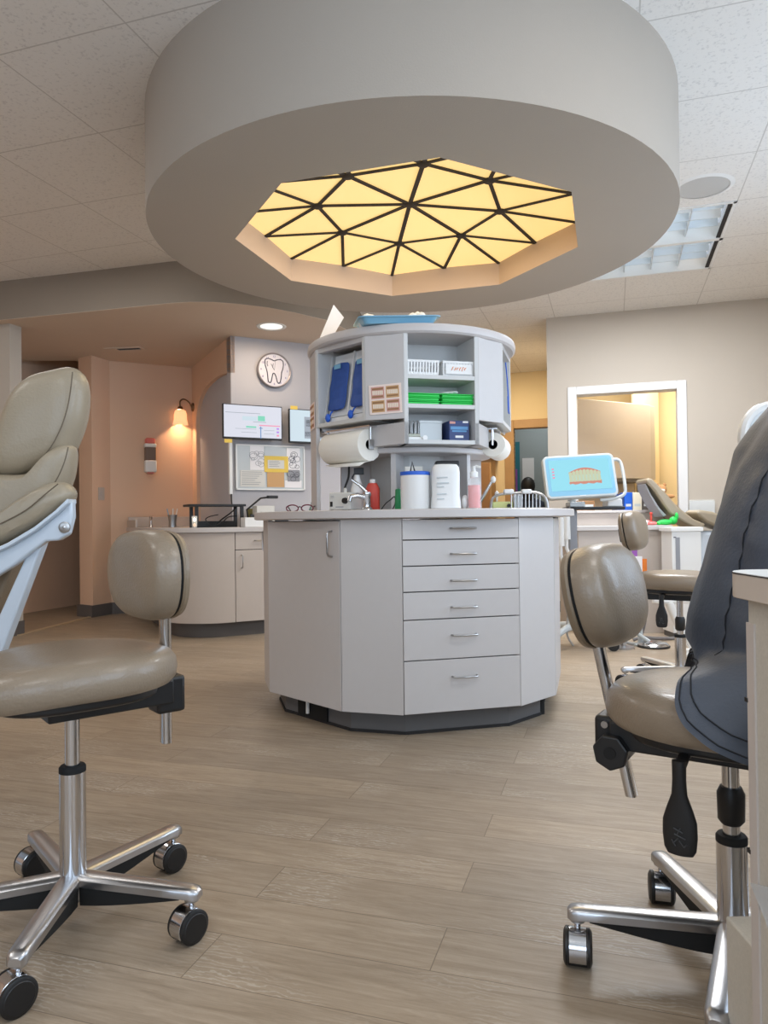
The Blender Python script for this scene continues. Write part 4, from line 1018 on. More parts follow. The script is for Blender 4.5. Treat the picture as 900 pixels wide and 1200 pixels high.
g = MB(); g.lathe([(.001, 0), (.005, 0), (.005, .006), (.001, .0075)], c, 16, axis=(0, -1, .0001)); g.build('bolt_centre', 'alu', pv)
lg = [(41, 646), (58, 635), (-4, 800), (-40, 870), (-85, 978), (-108, 978), (-62, 870), (-24, 790)]
MB().prismv([P2(x, y, CY-.05) for x, y in lg], (0, -.04, 0)).build('leg_bar', 'framew', tc, bevel=.005, seg=3)
pn = [(0, 676), (30, 658), (42, 648), (20, 700), (-20, 785), (-80, 785), (-70, 700)]
MB().prismv([P2(x, y, CY+.07) for x, y in pn], (0, -.10, 0)).build('back_panel', 'leatherb', tc, bevel=.01, seg=3)
# the rest of the chair, beyond the picture's left edge
g = MB(); g.loft([superring(.42*s, .27*s, 3, z, -1.72, 2.05, 40) for s, z in ((.9, .44), (1, .46), (1, .52), (.93, .55), (.5, .565), (.05, .57))]); g.build('seat_cushion', 'leatherc', tc)
g = MB(); g.b2(-1.85, -1.45, 1.93, 2.17, .10, .44); g.build('pedestal', 'framew', tc, bevel=.03, seg=3)
g = MB(); g.b2(-2.15, -1.38, 1.80, 2.30, 0, .055); g.b2(-1.42, -1.15, 1.85, 1.97, 0, .05); g.b2(-2.0, -1.40, 1.85, 2.25, .05, .11); g.build('floor_plate', 'framew', tc, bevel=.02, seg=3)
# ================================================================ DESK, right foreground
k1 = aty(845, 668, 1.06); DZ = k1.z
dk = thing('side_desk', 'speckled beige desk with a white top cut off by the right edge', 'desk', (k1.x+.35, .8, 0))
x0, yb = k1.x, 1.075
top = []
rr_ = .05
for i in range(7):
    a = R(180-90*i/6); top.append((x0+rr_+rr_*math.cos(a), yb-.01-rr_+rr_*math.sin(a)))
poly = [(x0+.0, .30)] + top + [(x0+.75, yb-.01+.0), (x0+.75, .30)]
MB().prism(poly, DZ-.036, DZ-.0015).build('desk_edge', mat('edge_beige', (204, 192, 180), .5), dk, bevel=.0015)
MB().prism([(x-.0 if x > x0+.01 else x+.0005, y) for x, y in poly], DZ-.0014, DZ).build('desk_top', mat('desk_white', (222, 224, 222), .35), dk)
e = MB(); e.tube([(x-.0004, y, DZ-.0016) for x, y in poly[:9]], .0009, 5); e.build('edge_line', 'gap', dk)
xp = aty(866, 760, 1.0).x
xp = x0 + .018
MB().b2(xp, xp+.02, .32, 1.02, .085, DZ-.036).build('side_panel', 'speck', dk, bevel=.002)
MB().b2(xp-.003, xp+.0, 1.0, 1.02, .085, DZ-.07).build('panel_edge', 'lamb', dk)
MB().b2(xp+.02, xp+.72, .98, 1.02, .085, DZ-.036).build('back_panel', 'speck', dk, bevel=.002)
MB().b2(xp+.70, xp+.72, .32, 1.02, 0, DZ-.036).build('side_panel', 'speck', dk, bevel=.002)
for yy in (.40, .96): MB().lathe([(.001, 0), (.022, 0), (.022, .01), (.012, .02), (.012, .085), (.001, .085)], (xp+.05, yy, 0), 18).build('foot', 'nickel', dk)
for yy, zz in ((1.022, .61), (1.022, .40)): MB().b2(xp-.004, xp+.006, yy-.004, yy+.004, zz, zz+.006).build('peg', 'black', dk)
# small block behind the desk panel
q = aty(862, 1010, 1.16)
MB().b2(xp+.012, xp+.25, 1.022, 1.13, .05, .255).build('low_box', 'speck', dk, bevel=.003)
# curved clear guard on the panel
g = MB(); pts = []
arcp = [(1.02, .36), (.98, .33), (.94, .28), (.91, .20), (.89, .12), (.885, .09)]
poly_g = [(xp-.004, y, z) for y, z in arcp] + [(xp-.004, .5, .09), (xp-.004, .5, .44), (xp-.004, .8, .44)]
g.prismv(poly_g, (.003, 0, 0)); g.build('clear_guard', 'clear', dk)
# ================================================================ PERSON on the right stool
YC = 1.405
pe = thing('person', 'person in a dark slate jacket sitting on the right foreground stool, leaning forward', 'person', (.74, YC, 0))
SKL = [  # joint, radius, parent
    ((.80, YC, .665), .085, None),            # 0 pelvis
    ((.80, YC, .80), .09, 0), ((.82, YC, .95), .09, 1), ((.88, YC, 1.07), .08, 2), ((.93, YC, 1.165), .055, 3),   # 4 neck base
    ((.94, YC, 1.235), .05, 4), ((.985, YC, 1.30), .085, 5), ((.995, YC, 1.385), .082, 6),                           # 7 crown
    ((.93, YC-.14, 1.08), .05, 3), ((1.0, YC-.19, .90), .045, 8), ((1.20, YC-.08, .93), .033, 9), ((1.27, YC-.06, .945), .03, 10),
    ((.93, YC+.14, 1.08), .05, 3), ((1.0, YC+.19, .90), .045, 12), ((1.20, YC+.08, .93), .033, 13), ((1.27, YC+.06, .945), .03, 14),
    ((.84, YC-.09, .655), .07, 0), ((1.12, YC-.13, .60), .06, 16), ((1.16, YC-.14, .10), .04, 17), ((1.18, YC-.14, .05), .035, 18), ((1.27, YC-.145, .035), .028, 19),
    ((.84, YC+.09, .655), .07, 0), ((1.12, YC+.16, .60), .06, 21), ((1.20, YC+.17, .10), .04, 22), ((1.22, YC+.17, .05), .035, 23), ((1.31, YC+.175, .035), .028, 24),
]
def skin_body(name, joints, m, parent, lv=2):
    me = bpy.data.meshes.new(name)
    me.from_pydata([j[0] for j in joints], [(i, j[2]) for i, j in enumerate(joints) if j[2] is not None], [])
    o = bpy.data.objects.new(name, me); C.objects.link(o)
    md = o.modifiers.new('skin', 'SKIN'); md.use_smooth_shade = True
    for i, j in enumerate(joints):
        r = j[1]; me.skin_vertices[0].data[i].radius = (r, r) if not isinstance(r, tuple) else r
    me.skin_vertices[0].data[0].use_root = True
    sb = o.modifiers.new('sub', 'SUBSURF'); sb.levels = lv; sb.render_levels = lv
    me.materials.append(M[m]); 
    if parent: o.parent = parent; o.matrix_parent_inverse = parent.matrix_basis.inverted()
    return o
# fingers rooted in the palms
def fingers(base, w0, palm_i, side):
    out = []
    for f in range(4):
        yo = (f-1.5)*.018; L = (.07, .08, .075, .06)[f]
        b0 = base + Vector((.03, yo, .0))
        i0 = w0+len(out)
        out.append((b0, .0095, palm_i)); out.append((b0+Vector((L*.45, 0, -.008)), .009, i0)); out.append((b0+Vector((L*.75, 0, -.03)), .008, i0+1)); out.append((b0+Vector((L*.8, 0, -.05)), .007, i0+2))
    i0 = w0+len(out); th = base+Vector((.0, -side*.03, -.005))
    out.append((th, .010, palm_i)); out.append((th+Vector((.03, -side*.016, -.012)), .009, i0)); out.append((th+Vector((.055, -side*.010, -.03)), .008, i0+1))
    return out
js = [(Vector(a), r, p) for a, r, p in SKL]
js += fingers(Vector(SKL[11][0]), len(js), 11, -1)
js += fingers(Vector(SKL[15][0]), len(js), 15, 1)
skin_body('body', js, 'skin', pe)
hd = Vector((.992, YC, 1.35))
g = MB(); g.ball(hd+Vector((-.022, 0, .035)), (.092, .085, .105), 24, 16); g.ball(hd+Vector((-.075, 0, -.02)), (.04, .065, .08), 16, 10); g.build('hair', 'hair', pe)
g = MB(); g.ball(hd+Vector((.080, 0, -.014)), (.018, .012, .022), 12, 8); g.build('nose', 'skin', pe)
for sg in (-1, 1):
    MB().ball(hd+Vector((.070, sg*.030, .008)), (.008, .010, .006), 12, 8).build('eye', 'eye', pe)
    MB().ball(hd+Vector((.0, sg*.086, -.012)), (.016, .008, .028), 12, 8).build('ear', 'skin', pe)
MB().ball(hd+Vector((.078, 0, -.055)), (.008, .022, .006), 12, 8).build('mouth', 'lip', pe)
tr = [((.79, YC, .67), .10, None), ((.85, YC-.09, .665), .09, 0), ((1.12, YC-.13, .605), .078, 1), ((1.155, YC-.14, .13), .06, 2), ((.85, YC+.09, .665), .09, 0), ((1.12, YC+.16, .605), .078, 4), ((1.195, YC+.17, .13), .06, 5)]
skin_body('trousers', tr, 'trousers', pe)
for x, y in ((1.20, YC-.143), (1.24, YC+.173)):
    g = MB(); g.loft([superring(a, b, 2.6, z, x+dx, y, 24) for a, b, z, dx in ((.125, .045, .0, .02), (.13, .048, .012, .02), (.125, .046, .04, .015), (.09, .04, .07, -.02), (.05, .038, .10, -.05))]); g.build('shoe', 'shoe', pe)
# jacket body: rings (z, x back, x front, half width)
RG = [(0.000, 0.497, 0.965, 0.250), (0.625, 0.606, 0.957, 0.226), (0.670, 0.612, 0.944, 0.212), (0.720, 0.626, 0.922, 0.203), (0.770, 0.642, 0.910, 0.200), (0.820, 0.654, 0.905, 0.198), (0.870, 0.670, 0.910, 0.200), (0.920, 0.687, 0.925, 0.205), (0.970, 0.710, 0.940, 0.208), (1.010, 0.730, 0.955, 0.208), (1.050, 0.754, 0.970, 0.205), (1.090, 0.782, 0.990, 0.195), (1.130, 0.817, 1.010, 0.175), (1.165, 0.857, 1.015, 0.130), (1.190, 0.892, 1.015, 0.075), (1.205, 0.912, 1.010, 0.066)]
NJ = 80
HEM = [(0, .585, 1.405, .592), (22, .556, 1.33, .592), (38, .500, 1.262, .582), (46, .474, 1.222, .556), (56, .478, 1.185, .527), (66, .510, 1.160, .500), (78, .560, 1.148, .480), (90, .62, 1.142, .470), (120, .75, 1.15, .475), (150, .88, 1.20, .54), (180, .95, 1.405, .60), (210, .88, 1.61, .54), (240, .75, 1.655, .48), (270, .66, 1.655, .48), (300, .66, 1.60, .57), (330, .66, 1.50, .594), (360, .585, 1.405, .592)]
def hem_at(d):
    for p, q in zip(HEM, HEM[1:]):
        if p[0] <= d <= q[0]:
            t = (d-p[0])/(q[0]-p[0]); t = t*t*(3-2*t)*.4 + t*.6
            return tuple(p[j]+(q[j]-p[j])*t for j in (1, 2, 3))
    return HEM[0][1:]
def jring(i, z, xb, xf, hw):
    out = []
    for k in range(NJ):
        a = 2*PI*k/NJ; c, s = math.cos(a), math.sin(a)
        n = 2.5
        x = (xb+xf)/2 - math.copysign(abs(c)**(2/n), c)*(xf-xb)/2
        y = YC - math.copysign(abs(s)**(2/n), s)*hw
        zz = z
        if i == 0:
            x, y, zz = hem_at(math.degrees(a) % 360)
        # cloth folds
        f = .014*noise.noise(Vector((x*10, y*10, zz*6+3))) + .007*noise.noise(Vector((x*22+zz*14, y*18, zz*24)))
        if s > 0: f += (.007*math.sin((zz*1.2 + x*1.5)*26) + .011*noise.noise(Vector((x*8+zz*11, 3, zz*5-x*4))))*s
        d = Vector((-c, -s, 0)); out.append(Vector((x, y, zz)) + d*f)
    return out
# refine along z
fine = []
for i in range(len(RG)-1):
    A_, B_ = RG[i], RG[i+1]
    for q in range(3):
        if i == 0: fine.append((i, q/3))
        else: fine.append((i, q/3))
rings = []
ra = [jring(i, *r) for i, r in enumerate(RG)]
for i, q in fine: rings.append([a.lerp(b, q) for a, b in zip(ra[i], ra[i+1])])
rings.append(ra[-1])
# seam column: gather bumps next to it
sc_ = 3
for ri, r in enumerate(rings):
    for dk_ in range(-3, 4):
        k = (sc_+dk_) % NJ; w = math.exp(-(dk_/1.3)**2)
        d = Vector((-math.cos(2*PI*k/NJ), -math.sin(2*PI*k/NJ), 0))
        r[k] += d*(.0035*w*math.sin(ri*2.1+dk_) - .003*(dk_ == 0))
g = MB(); g.loft(rings, cap=False); jk = g.build('jacket', 'jacket', pe, sub=1, ang=180)
g = MB(); g.tube([r[sc_] + Vector((-.002, -.002, 0)) for r in rings[2:-6]], .0016, 6); g.build('jacket_seam', 'jseam', jk)
g = MB(); hem = [rings[0][k]*.82 + rings[1][k]*.18 for k in range(NJ)]; g.tube([p + Vector((-math.cos(2*PI*k/NJ), -math.sin(2*PI*k/NJ), 0))*.002 for k, p in enumerate(hem)], .0014, 5, closed=True)
hem = [rings[0][k]*.45 + rings[1][k]*.55 for k in range(NJ)]; g.tube([p + Vector((-math.cos(2*PI*k/NJ), -math.sin(2*PI*k/NJ), 0))*.002 for k, p in enumerate(hem)], .0014, 5, closed=True)
g.build('hem_stitching', 'jseam', jk)
sl = [((.93, YC-.13, 1.075), .075, None), ((.97, YC-.18, .99), .072, 0), ((1.0, YC-.195, .905), .068, 1), ((1.10, YC-.14, .92), .055, 2), ((1.19, YC-.085, .932), .047, 3)]
skin_body('sleeve', sl, 'jacket', jk if False else pe)
sl = [((.93, YC+.13, 1.075), .075, None), ((.97, YC+.18, .99), .072, 0), ((1.0, YC+.195, .905), .068, 1), ((1.10, YC+.14, .92), .055, 2), ((1.19, YC+.085, .932), .047, 3)]
skin_body('sleeve', sl, 'jacket', pe)
# lamp head behind the person
lp = aty(893, 502, 2.3)
t = thing('dental_lamp', 'white rounded lamp head showing above the slate jacket at the right edge', 'lamp', (lp.x+.25, lp.y, 0))
g = MB(); g.loft([[(lp.x+.02+r*1.0*math.cos(q), lp.y+y, lp.z-.03+r*1.15*math.sin(q)) for q in [2*PI*i/36 for i in range(36)]] for y, r in ((.03, .05), (.02, .085), (0, .098), (-.02, .098), (-.03, .09), (-.026, .08))], cap=True); g.build('lamp_shell', 'white', t)
g = MB(); g.loft([[(lp.x+.02+r*math.cos(q), lp.y+y, lp.z-.03+r*1.15*math.sin(q)) for q in [2*PI*i/36 for i in range(36)]] for y, r in ((-.028, .078), (-.031, .06), (-.032, .01))]); g.build('lamp_reflector', 'greyp', t)
MB().ball((lp.x-.075, lp.y, lp.z-.075), .014).build('lamp_knob', 'white', t)
g = MB(); g.tube(smooth_loop([(lp.x+.06, lp.y+.02, lp.z-.08), (lp.x+.14, lp.y+.05, lp.z-.25), (lp.x+.25, lp.y+.02, lp.z-.5), (lp.x+.25, lp.y, .04)], 6, False), .016, 10); g.build('lamp_arm', 'white', t)
MB().lathe([(.001, 0), (.16, 0), (.16, .02), (.03, .04), (.001, .04)], (lp.x+.25, lp.y, 0), 30).build('lamp_base', 'white', t)
# ================================================================ LEFT COUNTER (wraps round the corner of the clock wall)
def rpath(off, x1, y1, r=.40, n=10):    # outline of the L-shaped counter front, offset from the walls
    o = [(x1, -off)]
    for i in range(n+1):
        a = R(270-90*i/n); o.append((-off+r+r*math.cos(a), -off+r+r*math.sin(a)))
    o.append((-off, y1)); return o
CX1, CY1 = 1.85, 1.40
lc = thing('corner_cabinet', 'long pale corner cabinet with a rounded end below the clock wall', 'cabinet', CLK @ Vector((-.3, -.3, 0)))
G = .004
MB(CLK).prism(rpath(.60, CX1, CY1, .38) + [(-G, CY1), (-G, -G), (CX1, -G)], .112, .79).build('body', 'gap', lc, smooth=False)
MB(CLK).prism(rpath(.545, CX1, CY1, .33) + [(-G, CY1), (-G, -G), (CX1, -G)], 0, .112).build('plinth', 'base', lc)
cur = rpath(.62, -.158, CY1, .40)
outer_ = cur; inner_ = rpath(.602, -.158, CY1, .382)
g = MB(CLK); g.loft([[(x, y, z) for x, y in outer_] + [(x, y, z) for x, y in inner_[::-1]] for z in (.115, .79)]); g.build('curved_panel', 'lamb', lc)
x = -.155; first = True
while x < CX1-.1:
    w = .40
    d = MB(CLK).b2(x+.002, x+w-.002, -.62, -.602, .115, .655).build('door', 'lamb', lc, bevel=.0015, smooth=False)
    fr = CLK @ Matrix.Translation((0, -.62, 0)); pull(fr, x+.05, .57, .1, d, True)
    d = MB(CLK).b2(x+.002, x+w-.002, -.62, -.602, .660, .79).build('drawer', 'lamb', lc, bevel=.0015, smooth=False)
    pull(fr, x+w/2, .725, .1, d); x += w
CT = .828
o = MB(CLK).prism(rpath(.645, CX1, CY1, .42) + [(-G, CY1), (-G, -G), (CX1, -G)], .792, CT).build('corner_worktop', 'top', bevel=.003)
tag(o, 'pale worktop with a rounded corner on the corner cabinet', 'worktop')
def con(px, py, ly, z=CT):      # point of the clock-wall frame: on the line of sight, at local depth ly
    p = onp(px, py, CLK @ Vector((0, ly, 0)), CLK.to_3x3() @ Vector((0, 1, 0)))
    q = CLK.inverted() @ p; return Vector((q.x, ly, z))
def cpt(px, py, ly):
    p = onp(px, py, CLK @ Vector((0, ly, 0)), CLK.to_3x3() @ Vector((0, 1, 0))); return CLK.inverted() @ p
# clock with the tooth picture
cc = Vector((.375, 0, 2.172))
ck = thing('wall_clock', 'round white wall clock with a drawn tooth on its face', 'clock', CLK @ cc)
FC = CLK @ Matrix.Translation(cc) @ Matrix.Rotation(PI/2, 4, 'X')     # local xy on the wall, +z to the room
MB(FC).lathe([(.150, .004), (.152, .03), (.146, .036), (.140, .033), (.139, .024)], (0, 0, 0), 60, cap=False).build('rim', 'clockr', ck)
MB(FC).lathe([(.001, .024), (.143, .024), (.143, .004), (.001, .004)], (0, 0, 0), 60).build('face', 'clockf', ck)
tooth = [(-.082, .055), (-.080, .085), (-.055, .098), (-.02, .090), (.0, .082), (.025, .092), (.055, .098), (.078, .085), (.083, .055), (.078, .02), (.066, -.015), (.062, -.055), (.052, -.098), (.038, -.108), (.026, -.095), (.016, -.055), (.002, -.028), (-.012, -.030), (-.020, -.06), (-.030, -.100), (-.045, -.108), (-.056, -.09), (-.06, -.05), (-.066, -.01), (-.078, .03)]
MB(FC).tube([(p.x, p.y, .0255) for p in smooth_loop([(x, y, 0) for x, y in tooth], 4)], .0042, 6, closed=True).build('tooth_outline', 'inkd', ck)
g = MB(FC); g.tube([(-.062, .075, .0255), (-.064, .05, .0255), (-.058, .03, .0255)], .003, 6); g.tube([(-.015, .02, .0255), (-.008, .06, .0255)], .002, 6); g.build('tooth_mark', 'inkd', ck)
for h_ in range(12):
    a = R(90-30*(h_+1)); g = MB(FC); text_mesh(g, str(h_+1), .026, Matrix.Translation((.118*math.cos(a), .118*math.sin(a), .0245))); g.build('numeral', mat('numeral_blue', (98, 92, 150), .7) if h_ == 0 else bpy.data.materials['numeral_blue'], ck)
g = MB(FC); g.tube([(0, 0, .028), (-.03, .055, .028)], .0022, 6); g.build('hour_hand', 'inkg', ck)
g = MB(FC); g.tube([(0, 0, .029), (.012, .095, .029)], .0016, 6); g.build('minute_hand', 'inkg', ck)
# two wall monitors
def screen(name, label, x0, x1, z0, z1, y, gfx, cat='monitor', yaw=0, group='screens on the clock wall'):
    c = Vector(((x0+x1)/2, y, (z0+z1)/2)); t = thing(name, label, cat, CLK @ c, group)
    Fm = CLK @ Matrix.Translation(c) @ Matrix.Rotation(R(yaw), 4, 'Z'); w, h_ = (x1-x0)/2, (z1-z0)/2
    MB(Fm).b2(-w, w, 0, .03, -h_, h_).build('casing', 'black', t, bevel=.004)
    MB(Fm).b2(-w+.008, w-.008, -.0015, .001, -h_+.014, h_-.008).build('display', gfx[0], t)
    names = {}
    for (m, a, b, c_, d) in gfx[1]: names.setdefault(m, []).append((a, b, c_, d))
    for m, rs in names.items():
        g = MB(Fm)
        for (a, b, c_, d) in rs: g.b2(-w+2*w*a, -w+2*w*b, -.0028, -.0016, h_-2*h_*d, h_-2*h_*c_)
        g.build('screen_graphic', m, t)
    MB(Fm).b2(-.06, .06, .03, -y-.005 if not yaw else -y-.03, -.05, .05).build('wall_mount', 'black', t)
    return t
m1 = ('s_white', [('s_grey', .04, .62, .24, .255), ('s_white2', .32, .56, .34, .46), ('s_green', .58, .70, .31, .46), ('s_grey', .5, .72, .485, .50), ('s_pink', .60, .96, .57, .60), ('s_green', .38, .55, .62, .67), ('s_blue', .62, .635, .62, .97), ('s_blue', .60, .66, .66, .68), ('s_violet', .90, .94, .64, .69), ('s_violet', .90, .94, .74, .79), ('s_pink', .90, .94, .84, .89), ('s_grey', .20, .55, .70, .71), ('s_grey', .30, .56, .80, .81), ('s_grey', .68, .86, .72, .73), ('s_grey', .68, .86, .82, .83)])
sc1 = screen('wall_monitor', 'wall monitor showing a white schedule with coloured bars', -.098, .415, 1.560, 1.848, -.10, m1, yaw=0)
m2 = ('s_white2', [('s_grey', .27, .98, .22, .86), ('s_dark', .30, .55, .30, .50), ('s_dark', .28, .50, .66, .80), ('s_white', .55, .85, .46, .52), ('s_dark', .52, .95, .76, .82)])
sc2 = screen('wall_monitor', 'wall monitor showing a grey x-ray, half hidden behind the hutch', .478, .99, 1.545, 1.838, -.10, m2)
for k, (px, py, lb) in enumerate(((268, 517, 'yellow sticky note under the left corner of the schedule monitor'), (345, 478, 'yellow sticky note on top of the x-ray monitor'))):
    p = cpt(px, py, -.106); tag(MB(CLK).b2(p.x-.035, p.x+.03, -.104, -.1025, p.z-.012, p.z+.018).build('sticky_note', 'yellowc'), lb, 'note', 'yellow sticky notes on the monitors')
# notice board with papers
bx0, bx1, bz0, bz1 = .03, .648, 1.138, 1.525
nb = thing('notice_board', 'white framed notice board covered with papers below the monitors', 'notice board', CLK @ Vector((.34, -.01, 1.33)))
MB(CLK).b2(bx0, bx1, -.016, -.002, bz0, bz1).build('board', 'greyp', nb)
g = MB(CLK)
for (a, b, c_, d) in ((bx0, bx1, bz0, bz0+.012), (bx0, bx1, bz1-.012, bz1), (bx0, bx0+.012, bz0, bz1), (bx1-.012, bx1, bz0, bz1)): g.b2(a, b, -.024, -.0, c_, d)
g.build('frame', 'white', nb)
def note(a, b, c_, d, m, label, y=-.019, lines=None):
    w, h_ = bx1-bx0, bz1-bz0
    t = MB(CLK).b2(bx0+w*a, bx0+w*b, y-.0012, y, bz1-h_*d, bz1-h_*c_).build('pinned_paper', m)
    tag(t, label, 'paper', 'papers pinned on the notice board')
    if lines:
        g = MB(CLK); rg = random.Random(int(a*100))
        for (m0, k, kind) in [lines]:
            if kind == 'text':
                for q in range(k): g.b2(bx0+w*(a+.02), bx0+w*(a+.02+(b-a-.04)*rg.uniform(.6, 1)), y-.0022, y-.0013, bz1-h_*(c_+(d-c_)*(q+.9)/(k+1)), bz1-h_*(c_+(d-c_)*(q+.9)/(k+1))+.004)
            else:
                for q in range(k):
                    xx = bx0+w*(a+(b-a)*rg.uniform(.15, .85)); zz = bz1-h_*(c_+(d-c_)*rg.uniform(.15, .85)); rr = rg.uniform(.015, .035)
                    g.tube([(xx+rr*math.cos(2*PI*i/12), y-.0018, zz+rr*.8*math.sin(2*PI*i/12)) for i in range(12)], .0016, 4, closed=True)
        g.build('print', m0, t)
note(.02, .20, .02, .50, 'greyp', 'grey sheet at the top left of the notice board', -.017)
note(.20, .40, .03, .56, 'paper', 'white sheet with loops drawn on it, left of the yellow card', -.019, ('inkg', 9, 'blob'))
note(.06, .41, .57, .93, 'offw', 'pale lined sheet at the lower left of the notice board', -.020, ('inkg', 7, 'text'))
note(.41, .70, .02, .30, 'greyp', 'grey sheet at the top middle of the notice board', -.017)
note(.40, .75, .24, .60, 'yellowc', 'yellow card with a white note, middle of the notice board', -.022)
note(.45, .69, .33, .52, 'offw', 'white note lying on the yellow card', -.0238, ('inkg', 4, 'text'))
note(.44, .69, .60, .93, 'kraft', 'brown kraft card below the yellow card', -.020)
note(.73, .93, .05, .56, 'paper', 'white sheet with grey loops at the upper right of the notice board', -.019, ('inkd', 9, 'blob'))
note(.74, .92, .54, .80, 'inkg', 'dark grey picture at the lower right of the notice board', -.021, ('inkd', 5, 'blob'))
note(.70, .95, .78, .94, 'paper', 'white strip at the bottom right of the notice board', -.019)
# cable duct
p = cpt(272, 520, -.02)
tag(MB(CLK).b2(-.03, -.004, -.04, -.002, 1.10, 1.56).build('cable_duct', 'white', bevel=.003), 'white vertical cable duct beside the notice board', 'cable duct')
# black monitor riser with cables
a_, b_ = con(219, 590, -.30), con(285, 590, -.30)
rs = thing('monitor_riser', 'black metal monitor riser standing on the corner worktop', 'stand', CLK @ Vector(((a_.x+b_.x)/2, -.3, CT)))
zt = cpt(250, 591, -.30).z
MB(CLK).b2(a_.x, b_.x, -.38, -.16, zt-.018, zt).build('shelf', 'black', rs, bevel=.003)
for x in (a_.x+.06, b_.x-.03):
    for y in (-.36, -.18): MB(CLK).b2(x-.012, x+.012, y-.012, y+.012, CT, zt-.018).build('leg', 'black', rs)
MB(CLK).b2(a_.x+.05, b_.x-.02, -.19, -.18, CT, CT+.05).build('crossbar', 'black', rs)
xm = (a_.x+b_.x)/2
def ccable(pts, r, m, label):
    o = MB(CLK).tube(smooth_loop(pts, 5, False), r, 6).build('cable', m); tag(o, label, 'cable', 'cables by the monitor riser'); return o
ccable([(-.017, -.045, 1.10), (-.03, -.10, 1.02), (-.06, -.28, .97), (xm+.04, -.28, .88), (xm, -.3, CT+.006)], .006, 'black', 'thick black cable dropping from the cable duct behind the riser')
ccable([(b_.x-.05, -.3, CT+.09), (xm+.1, -.3, CT+.08), (xm+.05, -.31, CT+.04), (xm-.02, -.3, CT+.006)], .005, 'black', 'black cable sagging under the right half of the riser')
ccable([(xm+.02, -.30, CT+.10), (xm-.05, -.3, CT+.085), (xm-.08, -.3, CT+.06), (xm-.04, -.31, CT+.02), (xm, -.31, CT+.006)], .004, 'black', 'black cable looping under the left half of the riser')
# lit glass in front of the riser, tumblers by the basin
def tumbler(px, py, ly, h_, r, m, label, name='glass_tumbler', cat='glass'):
    p = CLK @ con(px, py, ly); t = thing(name, label, cat, p)
    MB().lathe([(.001, 0), (r*.85, 0), (r, h_), (r*.93, h_), (r*.8, .006), (.001, .006)], p, 22, cap=False).build('bowl', m, t); return t, p
t, p = tumbler(228, 612, -.40, .09, .022, 'glass', 'small glass with a glowing amber light before the riser')
for zz in (.022, .062): MB().ball(p+Vector((0, 0, zz)), (.012, .012, .016)).build('glow', 'bulb' if zz > .05 else 'shade', t)
p = CLK @ Vector((-.38, .55, CT))
tz = thing('brush_holder', 'grey cup holding toothbrushes on the worktop by the peach wall', 'cup', p)
MB().lathe([(.001, 0), (.035, 0), (.032, .05), (.042, .11), (.038, .11), (.028, .05), (.001, .006)], p, 24, cap=False).build('cup', 'nickel', tz)
for k in range(4):
    a = k*1.7; MB().tube([p+Vector((.01*math.cos(a), .01*math.sin(a), .01)), p+Vector((.045*math.cos(a), .045*math.sin(a), .165))], .004, 6).build('toothbrush', ['white', 'greyp', 'bluet', 'white'][k], tz)
bs = thing('wash_basin_splash', 'low pinkish upstand edging the worktop against the peach wall', 'upstand', CLK @ Vector((-.35, 1.5, CT)))
MB(CLK).b2(-.63, -.02, 1.37, 1.395, CT, CT+.10).build('upstand', 'lamb', bs, bevel=.003)
MB(CLK).b2(-.64, -.62, .9, 1.395, CT, CT+.07).build('end_upstand', 'lamb', bs, bevel=.003)
p = CLK @ Vector((-.45, 1.2, CT))
t = thing('basin_tap', 'small chrome basin tap on the worktop by the peach wall', 'tap', p)
MB().lathe([(.001, 0), (.02, 0), (.014, .03), (.012, .06), (.001, .06)], p, 18).build('tap_body', 'chrome', t)
MB().tube([p+Vector((0, 0, .055)), p+Vector((.0, -.03, .10)), p+Vector((.03, -.08, .10)), p+Vector((.04, -.1, .07))], .008, 8).build('spout', 'chrome', t)
MB().ball(p+Vector((0, 0, .072)), (.014, .014, .016)).build('handle', 'chrome', t)
# boxes on the corner worktop
def cbox(px0, px1, ly, h_, d, m, label, name='tissue_box', zb=CT):
    a, b = con(px0, 605, ly), con(px1, 605, ly)
    o = MB(CLK).b2(a.x, b.x, ly, ly+d, zb, zb+h_).build(name, m, bevel=.004); return a, b, o
a, b, o = cbox(287, 312, -.52, .075, .12, 'white', '')
tag(o, 'white low box with a black slot near the island edge', 'box')
MB(CLK).box(((a.x+b.x)/2, -.46, CT+.085), (.05, .03, .02), Matrix.Rotation(R(20), 3, 'Y')).build('black_clip', 'black', o)
a, b, o = cbox(301, 322, -.30, .17, .12, 'offw', '', 'white_device'); tag(o, 'white upright device box on the corner worktop under the notice board', 'device')
MB(CLK).b2(a.x+.03, a.x+.045, -.303, -.30, CT+.09, CT+.12).build('logo_mark', 'inkg', o)
p = con(292, 600, -.2)
t = thing('desk_lamp_arm', 'black jointed arm leaning over the olive pot under the notice board', 'lamp arm', CLK @ p)
MB(CLK).lathe([(.001, 0), (.04, 0), (.04, .01), (.001, .012)], p, 20).build('arm_base', 'black', t)
MB(CLK).tube([p+Vector((0, 0, .01)), p+Vector((-.02, 0, .14)), p+Vector((.10, .0, .235)), p+Vector((.19, 0, .245))], .008, 8).build('arm', 'black', t)
MB(CLK).box(p+Vector((.20, 0, .245)), (.09, .04, .025)).build('head', 'black', t, bevel=.005)
p = con(296, 600, -.12)
t = thing('olive_pot', 'small olive pot on the corner worktop left of the white device', 'pot', CLK @ p)
MB(CLK).lathe([(.001, 0), (.04, 0), (.05, .15), (.044, .15), (.035, .01), (.001, .01)], p, 22, cap=False).build('pot_body', mat('olive_glaze', (142, 134, 84), .6), t)
a, b, o = cbox(322, 338, -.2, .085, .08, 'black', '', 'black_box'); tag(o, 'low black box right of the white device', 'box')
p = con(366, 590, -.25)
